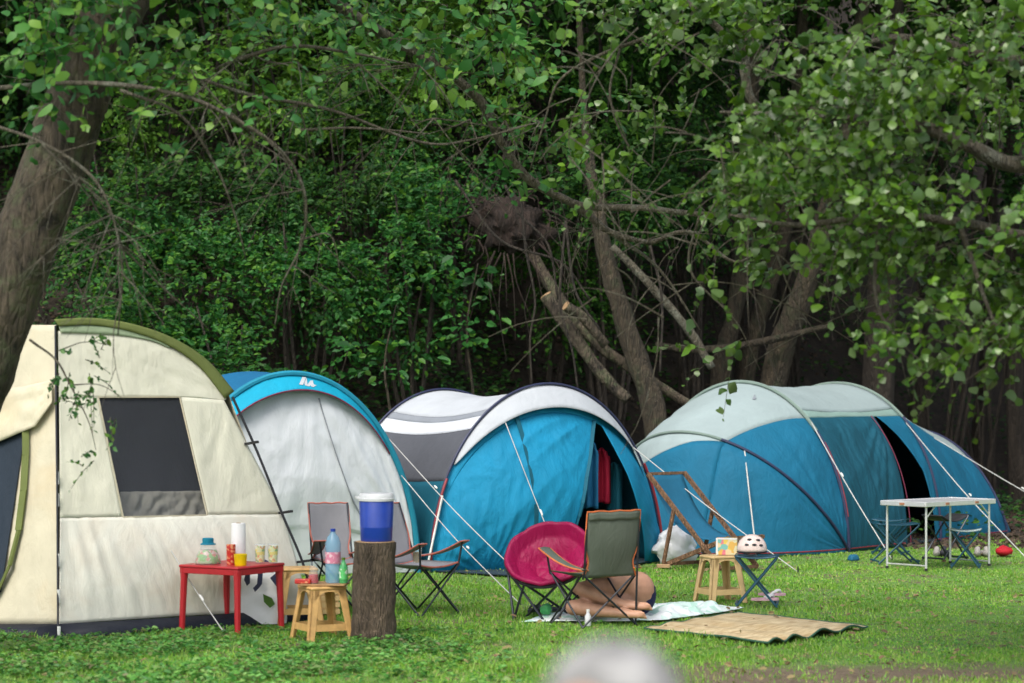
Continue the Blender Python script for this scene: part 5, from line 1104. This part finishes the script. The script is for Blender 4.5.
for a_, b_ in (((-.34, -.1), (-.3, -.24)), ((-.3, -.18), (-.05, -.3)), ((-.15, -.3), (-.3, -.1)), ((.15, -.3), (.28, -.12)), ((.3, -.18), (.05, -.3)), ((.34, -.1), (.28, -.24)), ((-.12, -.32), (.2, .1)), ((.12, -.32), (-.2, .1))):
    rr_ = math.hypot(a_[0]/RX, a_[1]/RY); top = cc+ux*a_[0]/rr_+uy*a_[1]/rr_-nrm*.03; mb = MB(); mb.tube([top, V(mc.x+b_[0], mc.y+b_[1], 0)], .011, 7); mb.build('leg', M['steel'], MC)
# ---- towel, straw mat
def bil(q, u, v): return q[0].lerp(q[1], u).lerp(q[3].lerp(q[2], u), v)
rows = []
for j in range(41):
    v = j/40; row = []
    for i in range(81):
        u = i/80; p = bil(TOWQ, u, v); f = .5+.5*noise.noise(V(p.x*3, p.y*3, 1)); g_ = abs(noise.noise(V(p.x*7+p.y*3, p.y*4, 5))); row.append(p+V(.05*noise.noise(V(p.x*2, p.y*2, 9)), .12*noise.noise(V(p.x*1.5, p.y*1.2, 4)), .008+(.02*f+.11*g_*(.35+.65*min(1, max(0, (u-.3)*2))))*min(1, 5*min(v, 1-v, u*2, 2-2*u)+.1)))
    rows.append(row)
mb = MB(); mb.grid(rows); thing1('beach_towel', mb, M['towel'], 'crumpled white and mint towel spread on the grass under the lying person', 'towel', thick=.006)
ma = empty('straw_mat', G(756, 630), 0, 'wavy straw beach mat with dark green edging at the front right', 'mat'); rows = []
def mat_pt(u, v):
    p = bil(MATQ, u, v); w_ = abs(math.sin(PI*(v*4.2+.15+.12*math.sin(u*3)+.25*math.sin(v*5))))**1.5; return p+V(.02*noise.noise(V(u*3, v*3, 1)), .05*noise.noise(V(u*2, v*3, 7)), .012+.06*w_*(.3+.7*u)*(1-.35*v)*(.6+.8*abs(noise.noise(V(v*3, 0, 4))))+.01*noise.noise(V(u*5, v*5, 2)))
for j in range(81): rows.append([mat_pt(i/50, j/80) for i in range(51)])
mb = MB(); mb.grid(rows); mb.build('woven_straw', M['straw'], ma, thick=.006, auto=180)
M['edging'] = plain('green_edging', (.03, .1, .06), .7); mb = MB()
for fn in (lambda t: mat_pt(t, 0), lambda t: mat_pt(t, 1), lambda t: mat_pt(1, t), lambda t: mat_pt(0, t)): mb.tube([fn(i/60) for i in range(61)], .008, 5)
mb.build('edging', M['edging'], ma)
# sandals, bottle and cup on the grass below the moon chair
def sandal(p, rz, mat, l, grp, L=.25, strap='black'):
    t = empty('sandal', p, rz, l, 'sandal', grp); mb = MB(); N = 20; o_ = []
    for i in range(N):
        a_ = 2*PI*i/N; x = math.cos(a_)*L/2; o_.append((x, math.sin(a_)*(.045+.008*math.cos(a_))))
    mb.add([V(x, y, 0) for x, y in o_]+[V(x, y, .022) for x, y in o_], [tuple(range(N))[::-1], tuple(range(N, 2*N))]+[(i, (i+1) % N, N+(i+1) % N, N+i) for i in range(N)]); mb.build('sole', M[mat], t, world=False, smooth=False)
    mb = MB()
    for dx in (.05, .0): 
        for s in (-1, 1): mb.tube(cr([V(.08, 0, .025), V(.05+dx*.3, s*.03, .05), V(.0, s*.046, .02)], 4), .008, 5)
    mb.build('strap', M[strap], t, world=False); return t
q = G(534, 615); sandal(q+V(0, 0, .03), d2r(70), 'rubber', 'dark sandal on the grass under the left side of the magenta chair', 'dark sandals under the magenta chair')
q = G(554, 614); sandal(q+V(0, 0, .03), d2r(110), 'rubber', 'dark sandal under the middle of the magenta chair, right of its pair', 'dark sandals under the magenta chair')
q = G(765, 606); sandal(q+V(0, 0, .05), d2r(8), 'pinkfoam', 'pale pink sandal under the blue stool with the helmet, nearer one', 'pink sandals under the blue stool', strap='whiteplastic')
q = G(772, 601); sandal(q+V(0, 0, .05), d2r(-6), 'pinkfoam', 'pale pink sandal under the blue stool with the helmet, farther one', 'pink sandals under the blue stool', strap='whiteplastic')
q = G(541, 618)+V(0, 0, .02); mb = MB(); mb.lathe(q+V(0, 0, .045), [(.0, 0), (.03, .0), (.045, .02), (.05, .07), (.03, .09), (0, .092)], 16, axis=(1, -.3, .2)); thing1('plastic_cup', mb, M['greenbottle'], 'green plastic cup lying on the grass between the dark sandals', 'cup')
q = G(588, 626); wb = empty('white_bottle', q, 0, 'white bottle standing on the towel edge behind the camp chair legs', 'bottle'); mb = MB(); mb.lathe(q+V(0, 0, .0), [(.022, 0), (.026, .01), (.026, .08), (.014, .1), (.012, .115)]); mb.build('bottle_body', M['whiteplastic'], wb); mb = MB(); mb.lathe(q, [(.012, .114), (.015, .115), (.015, .135), (0, .135)]); mb.build('cap', M['whitepole'], wb)
# ---- blue folding stool with helmet
def fold_stool(l, p, rz, w=.38, d=.3, h=.42, seat='bluesteel', fr='bluesteel', sag=.02, grp='folding stools'):
    t = empty('folding_stool', p, rz, l, 'stool', grp); W = w/2; D = d/2
    for s in (-1, 1): tubes(t, [[(-W, s*D, 0), (W-.01, s*D, h-.02), (W, s*D, h)]], fr, 'leg', .0105); tubes(t, [[(W, s*(D-.018), 0), (-W+.01, s*(D-.018), h-.02), (-W, s*(D-.018), h)]], fr, 'leg', .0105)
    tubes(t, [[(x, -D, z), (x, D, z)] for x, z in ((-W, .03), (W, .03))], fr, 'cross_bar', .0105)
    mb = MB(); mb.grid([[V(u*(W+.012), v*D, h+.008-sag*(1-u*u)) for u in [i/12*2-1 for i in range(13)]] for v in (-1, -.5, 0, .5, 1)]); mb.build('seat', M[seat], t, world=False, thick=.012, auto=180); return t
hs = G(757, 606); fold_stool('dark blue folding stool with the helmet on it, beside the pale beige stool', V(hs.x, hs.y, 0), d2r(-8), .36, .3, .44)
hz = .455; q = P(752, 500, hs.y); hp = V(q.x, q.y, hz); HM = empty('bicycle_helmet', hp, 0, 'pale pink skate helmet with dark vents on the blue stool', 'helmet')
mb = MB(); rows = []
for i in range(15):
    th = PI/2*i/14*1.08; rows.append([hp+V(.128*math.sin(th)*math.cos(2*PI*k/36), .11*math.sin(th)*math.sin(2*PI*k/36), .045+.128*math.cos(th)+.0) for k in range(36)])
mb.grid(rows, closed=True); mb.build('shell', M['pinkwhite'], HM, thick=.008, auto=180)
mb = MB(); mb.tube([hp+V(.122*math.cos(2*PI*k/32), .103*math.sin(2*PI*k/32), .025) for k in range(33)], .012, 6); mb.tube(cr([hp+V(-.1, -.05, .02), hp+V(-.02, -.13, .0), hp+V(.08, -.06, .02)], 5), .007, 5); mb.build('rim_padding', M['black'], HM)
for ax, az in ((-.03, .135), (.045, .13), (-.055, .09), (.01, .09), (.07, .085)):
    y = -.114*math.sqrt(max(.02, 1-(ax/.132)**2-((az-.045)/.132)**2)); m2 = MB(); n_ = V(ax/.0222, y/.0142, (az-.045)/.0222).normalized(); m2.lathe(hp+V(ax, y, az), [(.0, .005), (.016, .004), (.018, -.004)], 12, axis=n_)
    for i_, v_ in enumerate(m2.v): m2.v[i_] = (hp.x+ax+(v_[0]-hp.x-ax)*1.2, v_[1], hp.z+az+(v_[2]-hp.z-az)*.62)
    m2.build('vent', M['black'], HM)
# colourful box on the pale stool
q = P(727, 500, sp3.y); bx = V(q.x, q.y, .425); cb = empty('printed_box', bx, d2r(-12), 'colourful printed box standing on the pale beige stool left of the helmet', 'box')
mb = MB(); mb.box((0, 0, .075), (.19, .09, .15)); mb.build('carton', M['kidprint'], cb, world=False, smooth=False, bevel=.003); mb = MB(); mb.box((-.085, -.0465, .075), (.016, .003, .15)); mb.box((0, -.0465, .144), (.19, .0032, .012)); mb.build('white_border', M['paper'], cb, world=False, smooth=False)
# ---- wooden deck chair with blue canvas
ra = G(663, 568); DC = empty('deck_chair', (ra.x, ra.y, 0), 0, 'wooden deck chair with blue canvas between the two blue tents', 'chair'); f_ = V(.655, -.755, 0); ww = V(.755, .655, 0)*.55
tp_ = ra+f_*(-.2)+V(-.02, 0, 1.0); bo_ = ra+f_*.86+V(0, 0, .03); fr2 = ra+f_*.95+V(0, 0, .36)
for s in (0, 1):
    o_ = ww*s; mb = MB(); mb.beam(tp_+o_, bo_+o_, .03, .05); mb.build('back_rail', M['wood'], DC, smooth=False, bevel=.004)
    mb = MB(); mb.beam(ra+o_*.93+ww*.035+V(0, 0, .03), fr2+o_*.93+ww*.035, .03, .05); mb.build('seat_rail', M['wood'], DC, smooth=False, bevel=.004)
    md_ = tp_.lerp(bo_, .38); mb = MB(); mb.beam(md_+o_+ww*(-.04 if s == 0 else .04), ra+o_+V(0, 0, .05)+ww*(-.04 if s == 0 else .04)+f_*.03, .025, .045); mb.build('strut', M['wood'], DC, smooth=False, bevel=.004)
for a_, b_, w_ in ((tp_, tp_+ww, .025), (fr2, fr2+ww, .03), (ra+V(0, 0, .04), ra+ww+V(0, 0, .04), .03), (bo_+V(0, 0, .01), bo_+ww+V(0, 0, .01), .03)):
    mb = MB(); mb.beam(a_, b_, w_, w_+.005); mb.build('cross_bar', M['wood'], DC, smooth=False)
mb = MB(); rows = []
for j in range(25):
    v = j/24; c_ = tp_.lerp(fr2, v)+V(0, 0, -.3*math.sin(PI*v)**.9*(1-.2*v))+f_*(-.1*math.sin(PI*v)); rows.append([c_+ww*lerp(.07, .93, i/8)+V(0, 0, .004*math.sin(i)) for i in range(9)])
mb.grid(rows); mb.build('canvas', M['bluecanvas'], DC, thick=.004, auto=180)
mb = MB(); mb.box(ra+V(.0, -.05, .025), (.14, .08, .04)); thing1('wooden_block', mb, M['endgrain'], 'small yellowish wooden block under the left foot of the deck chair', 'block', bevel=.006)
# crumpled white plastic bag
q = G(676, 566); mb = MB(); rows = []; q = V(q.x+.02, q.y+.55, 0)
for i in range(25):
    th = PI*i/24; row = []
    for k in range(40):
        d = V(math.sin(th)*math.cos(2*PI*k/40), math.sin(th)*math.sin(2*PI*k/40), math.cos(th)); nn = 1+.3*noise.noise(d*2+V(3, 0, 0))+.22*abs(noise.noise(d*5))
        row.append(q+V(d.x*.22*nn*(1+.3*(-d.z)), d.y*.17*nn, .19+d.z*.2*nn))
    rows.append(row)
mb.grid(rows, closed=True); thing1('plastic_bag', mb, M['whiteplastic'], 'crumpled white plastic bag on the grass behind the deck chair', 'bag')
# ---- aluminium folding table
N_ = V(4.33, 25.15, 0); ls = V(.745, .667, 0)*1.2; ss = V(-.66, .74, 0)*.6; FT = empty('folding_table', N_+(ls+ss)*.5, 0, 'aluminium folding table on the grass in front of the right tent', 'table')
tz = .72; mb = MB(); c_ = N_+(ls+ss)/2; R_ = Matrix((Vector(ls).normalized(), Vector(ss).normalized(), V(0, 0, 1))).transposed()
mb.box(c_+V(0, 0, tz-.01), (1.2, .6, .012), R_); mb.build('tabletop', M['alu'], FT, smooth=False)
mb = MB()
for a_, b_ in ((N_, N_+ls), (N_+ls, N_+ls+ss), (N_+ls+ss, N_+ss), (N_+ss, N_)): mb.beam(a_+V(0, 0, tz-.022), b_+V(0, 0, tz-.022), .022, .052)
mb.build('edge_rim', M['alu'], FT, smooth=False, bevel=.005)
M['latch'] = plain('brown_latch', (.35, .15, .08), .5); mb = MB()
for t_ in (.3, .72): mb.box(N_+ls*t_+V(.008, -.012, tz-.022), (.05, .012, .022), R_)
mb.box(N_+ss*.5+V(-.012, -.009, tz-.022), (.012, .06, .022), R_); mb.build('latch', M['latch'], FT, smooth=False)
for e in (.05, .95):
    for s in (.06, .94):
        b_ = N_+ls*e+ss*s; mb = MB(); mb.tube([b_, b_+V(0, 0, tz-.04)], .0125, 8); lg_ = mb.build('leg', M['alu'], FT); m2 = MB(); m2.tube([b_+V(0, 0, -.001), b_+V(0, 0, .025)], .017, 8); m2.build('foot', M['black'], lg_)
    mb = MB(); mb.tube([N_+ls*e+ss*.06+V(0, 0, .05), N_+ls*e+ss*.94+V(0, 0, .05)], .009, 6); mb.build('foot_bar', M['alu'], FT)
    mb = MB(); mb.tube([N_+ls*e+ss*.06+V(0, 0, .55), N_+ls*(e+(.13 if e < .5 else -.13))+ss*.06+V(0, 0, tz-.04)], .008, 6); mb.build('brace', M['alu'], FT)
q = G(895, 563); fold_stool('blue folding stool under the left end of the aluminium table', V(q.x, q.y, 0), d2r(8), .46, .3, .43, grp='folding stools')
q = G(966, 567); fold_stool('blue folding stool with pale seat under the right end of the aluminium table', V(q.x, q.y, 0), d2r(-14), .3, .28, .4, seat='mintroof')
q = G(948, 560); fold_stool('black seated folding stool half hidden behind the right table legs', V(q.x-.03, q.y, 0), d2r(38), .42, .3, .5, seat='black', fr='steel', sag=.07)
q = G(912, 556); fold_stool('dark blue folding stool standing farther back behind the left table legs', V(q.x-.2, q.y+.3, 0), d2r(-25), .36, .3, .4)
M['redcloth2'] = fabric('bright_red_cloth', (.4, .01, .02))
# shoes and a red bag at the right tent's edge
q = G(1004, 556); mb = MB(); rows = []
for i in range(15):
    th = PI*i/14; rows.append([q+V(.1*math.sin(th)*math.cos(2*PI*k/24)*(1+.2*noise.noise(V(k*.5, i*.4, 0))), .1*math.sin(th)*math.sin(2*PI*k/24), .055+.055*math.cos(th)*(1+.5*noise.noise(V(k*.4, i*.3, 6)))) for k in range(24)])
mb.grid(rows, closed=True); thing1('red_bag', mb, M['redcloth2'], 'small crumpled red bag on the grass at the right end of the right tent', 'bag')
def shoe(p, rz, mat, l):
    mb = MB(); mb.cap((-.09, 0, .04), (.07, 0, .03), .042, .034); mb.cap((-.1, 0, .045), (-.07, 0, .085), .036, .032); o = mb.build('shoe', M[mat], None, world=False); o.location = p; o.rotation_euler = (0, 0, rz); return tag(o, l, 'shoe', 'shoes along the right tent')
M['whiteshoe'] = plain('offwhite_shoe', (.3, .28, .26), .6)
for px, mt, rz, l in ((938, 'whiteshoe', 70, 'pale shoe on the grass by the right tent, behind the table'), (946, 'rubber', 60, 'dark shoe beside the pale one by the right tent'), (984, 'whiteshoe', 100, 'white shoe at the tent edge just left of the red bag'), (978, 'whiteshoe', 75, 'white shoe lying second left of the red bag')):
    q = G(px, 556); shoe(V(q.x, q.y, 0), d2r(rz), mt, l)
q = G(856, 562); mb = MB(); mb.box(q+V(0, .2, .035), (.13, .1, .07), Matrix.Rotation(.5, 3, 'Z'), taper=.7); thing1('blue_pouch', mb, M['bluecanvas'], 'small light blue pouch at the near foot of the right tent', 'pouch', bevel=.02)
# ================================================================== PEOPLE
def fuse(name, mb, mat, parent, vox=.012, sm=6):
    off = root_of(parent); me = bpy.data.meshes.new('tmp'); me.from_pydata([(v[0]-off.x, v[1]-off.y, v[2]-off.z) for v in mb.v], [], mb.f); me.update()
    o = bpy.data.objects.new('tmp', me); COL.objects.link(o)
    r = o.modifiers.new('r', 'REMESH'); r.mode = 'VOXEL'; r.voxel_size = vox; s = o.modifiers.new('s', 'SMOOTH'); s.iterations = sm; s.factor = .5
    dg = bpy.context.evaluated_depsgraph_get(); dg.update(); m2 = bpy.data.meshes.new_from_object(o.evaluated_get(dg)); bpy.data.objects.remove(o)
    m2.name = name; m2.materials.clear(); m2.polygons.foreach_set('use_smooth', [True]*len(m2.polygons)); return link_mesh(name, m2, mat, parent)
def hand(mb, w, d, up, s=1., side=1, curl=.5):
    d = Vector(d).normalized(); up = Vector(up); up = (up-d*up.dot(d)).normalized(); x = d.cross(up)*side; w = Vector(w)
    for k, L in enumerate((.072, .08, .075, .06)):
        o_ = (k-1.5)*.021*s; b0 = w+d*.01+x*o_*.6; b1 = w+d*.09*s+x*o_; mb.cap(b0, b1, .016*s, .0125*s, 8)
        a1 = d*math.cos(curl*.6)-up*math.sin(curl*.6); a2 = d*math.cos(curl*1.5)-up*math.sin(curl*1.5); p1 = b1+a1*L*.5*s; mb.cap(b1, p1, .0105*s, .009*s, 8); mb.cap(p1, p1+a2*L*.5*s, .009*s, .0075*s, 8)
    t0 = w+d*.025*s-x*.03*s; t1 = t0+(d*.6-x*.8-up*.3).normalized()*.04*s; mb.cap(w, t0, .018*s, .015*s, 8); mb.cap(t0, t1, .013*s, .011*s, 8); mb.cap(t1, t1+(d*.9-x*.3-up*.3).normalized()*.03*s, .011*s, .009*s, 8)
def foot(mb, an, toe, sole, s=1.):
    an = Vector(an); d = Vector(toe).normalized(); n = Vector(sole).normalized(); x = d.cross(n)
    mb.cap(an-d*.035+n*.045, an+d*.02+n*.02, .036*s, .036*s); mb.cap(an, an+d*.12+n*.045, .038*s, .026*s); mb.cap(an-d*.03+n*.055, an+d*.13+n*.06, .028*s, .024*s)
    for k in range(5):
        o_ = (k-2)*.018; L = (.045, .04, .036, .03, .026)[k]; b = an+d*.125+x*o_+n*.062; mb.cap(an+d*.07+x*o_*.6+n*.055, b, .019*s, .014*s, 8); mb.cap(b, b+d*L, .0125*s-.001*k, .0095*s, 8)
def head(mb, c, f, up, s=1.):
    c = Vector(c); f = Vector(f).normalized(); up = Vector(up); up = (up-f*up.dot(f)).normalized(); r = f.cross(up); R = Matrix((r, f, up)).transposed()
    q = lambda x, y, z: c+R @ V(x*s, y*s, z*s)
    mb.ell(q(0, -.012, .025), (.077*s, .097*s, .095*s), R); mb.ell(q(0, .03, -.045), (.058*s, .062*s, .075*s), R); mb.ell(q(0, .06, -.09), (.03*s, .028*s, .022*s), R)
    mb.cap(q(0, .092, .012), q(0, .112, -.03), .009*s, .014*s, 8); mb.cap(q(-.012, .1, -.033), q(.012, .1, -.033), .01*s, .01*s, 8)
    mb.cap(q(-.022, .083, -.06), q(.022, .083, -.06), .009*s, .009*s, 8); mb.cap(q(-.018, .083, -.07), q(.018, .083, -.07), .009*s, .009*s, 8)
    for e in (-1, 1):
        mb.cap(q(e*.018, .085, .028), q(e*.05, .072, .026), .009*s, .008*s, 8); mb.ell(q(e*.077, -.01, -.005), (.009*s, .02*s, .032*s), R, 10); mb.ell(q(e*.04, .06, -.02), (.022*s, .02*s, .018*s), R, 10)
    return q, R
# person lying on their side on the towel, knees drawn up, feet towards the photo
LP = empty('person', G(630, 616), 0, 'person in navy swimwear lying curled on the towel behind the camp chair', 'person'); LP.location = V(1.02, 19.9, 0)
mb = MB(); hip = V(1.0, 19.92, .2)
ha, hb_ = hip+V(.0, 0, .1), hip+V(.0, 0, -.06)       # upper and lower hip joints
kn = [V(.56, 19.72, .26), V(.5, 19.62, .12)]; an_ = [V(.93, 19.5, .15), V(.88, 19.42, .09)]
for h_j, k_, a_ in zip((ha, hb_), kn, an_):
    mb.cap(h_j, k_, .105, .065, 16); mb.cap(k_, k_.lerp(a_, .35), .06, .06, 14); mb.cap(k_.lerp(a_, .3), a_, .062, .036, 14)
    foot(mb, a_, (.55, -.35, -.1), (.75, .1, .2))
mb.ell(hip+V(.04, .02, .03), (.15, .14, .165)); mb.ell(hip+V(-.02, .2, .01), (.12, .17, .14)); mb.ell(hip+V(-.06, .42, .02), (.13, .2, .165)); mb.cap(hip+V(-.08, .56, .1), hip+V(-.08, .54, -.06), .075, .075)
mb.cap(hip+V(-.09, .6, .02), hip+V(-.13, .72, .0), .055, .05); 
sh1, sh2 = hip+V(-.1, .54, .13), hip+V(-.1, .52, -.08)
for s_, e_, w_ in ((sh1, V(.72, 20.3, .2), V(.58, 20.48, .1)), (sh2, V(.66, 20.25, .1), V(.6, 20.5, .06))):
    mb.cap(s_, e_, .048, .036); mb.cap(e_, w_, .037, .026); hand(mb, w_, (w_-e_), (0, 0, 1), .95, 1, .4)
hc = hip+V(-.17, .84, -.03); head(mb, hc, (-.9, -.1, .1), (-.1, 1, .05))
fuse('body', mb, M['skin'], LP, .009, 5)
mb = MB(); mb.ell(hip+V(.045, .03, .0), (.157, .13, .18)); mb.ell(hip+V(.03, .12, .01), (.145, .1, .155)); sw = fuse('swimwear', mb, M['swim'], LP, .01, 3)
bmv = [v for v in sw.data.vertices]
for v in bmv:      # legs of the costume cut high so thigh and buttock show
    if v.co.x+LP.location.x < hip.x+.085 and v.co.y+LP.location.y < hip.y+.05: v.co.y += .1; v.co.x += .03
mb = MB(); mb.ell(hc+V(.02, .03, .01), (.1, .1, .088)); fuse('hair', mb, M['brownhair'], LP, .01, 2)
# grey haired person close to the camera (only the top of the head is in the picture)
yp = 2.85; xp = (606-CX)/F*yp; tz_ = CH-(648-HY)/F*yp
PF = empty('person', (xp, yp, 0), 0, 'blurred grey haired person in front, only the top of the head showing at the bottom', 'person')
f3 = V(-.45, -.89, 0).normalized(); s3 = V(f3.y, -f3.x, 0); s3 = -s3; B_ = lambda x, y, z: V(xp, yp, 0)+s3*x+f3*y+V(0, 0, z); hcz = tz_-.125
mb = MB(); head(mb, B_(0, 0, hcz), f3+V(0, 0, -.15), (0, 0, 1)); mb.cap(B_(0, -.02, hcz-.08), B_(0, -.03, hcz-.2), .056, .062)
k_ = hcz-.2
mb.ell(B_(0, -.01, k_-.18), (.17, .12, .22)); mb.ell(B_(0, 0, k_-.45), (.15, .115, .22))
for s in (-1, 1):
    mb.cap(B_(0, -.02, k_-.02), B_(s*.17, -.02, k_-.06), .055, .055); e_ = B_(s*.22, -.03, k_-.34); w_ = B_(s*.21, .08, k_-.57); mb.cap(B_(s*.18, -.02, k_-.06), e_, .052, .042); mb.cap(e_, w_, .04, .027); hand(mb, w_, (w_-e_), f3, 1, s, .5)
    kk = B_(s*.09, .03, .43); aa = B_(s*.1, -.02, .09); mb.cap(B_(s*.085, 0, k_-.6), kk, .09, .06); mb.cap(kk, aa, .055, .04); foot(mb, aa, f3, (0, 0, -1))
body = fuse('body', mb, M['skin'], PF, .01, 4)
mb = MB(); q, R = head(MB(), B_(0, 0, hcz), f3+V(0, 0, -.15), (0, 0, 1)); mb.ell(q(0, -.028, .042), (.09, .1, .09), R); mb.ell(q(0, -.05, -.0), (.08, .07, .09), R); fuse('hair', mb, M['whitehair'], PF, .008, 2)
mb = MB(); mb.ell(B_(0, -.01, k_-.18), (.185, .135, .23)); mb.ell(B_(0, 0, k_-.45), (.17, .13, .26)); 
for s in (-1, 1): mb.cap(B_(s*.05, -.02, k_-.05), B_(s*.17, -.02, k_-.07), .06, .064); mb.cap(B_(s*.18, -.02, k_-.07), B_(s*.21, -.03, k_-.26), .064, .058)
fuse('shirt', mb, M['shirt'], PF, .01, 4)
mb = MB(); mb.ell(B_(0, 0, k_-.62), (.17, .13, .14))
for s in (-1, 1): mb.cap(B_(s*.085, 0, k_-.62), B_(s*.09, .03, .43), .102, .075); mb.cap(B_(s*.09, .03, .43), B_(s*.1, -.02, .16), .073, .062)
fuse('trousers', mb, M['trouser'], PF, .012, 4)
for s in (-1, 1):
    mb = MB(); foot(mb, B_(s*.1, -.02, .09), f3, (0, 0, -1), 1.25); fuse('shoe', mb, M['rubber'], PF, .012, 4)
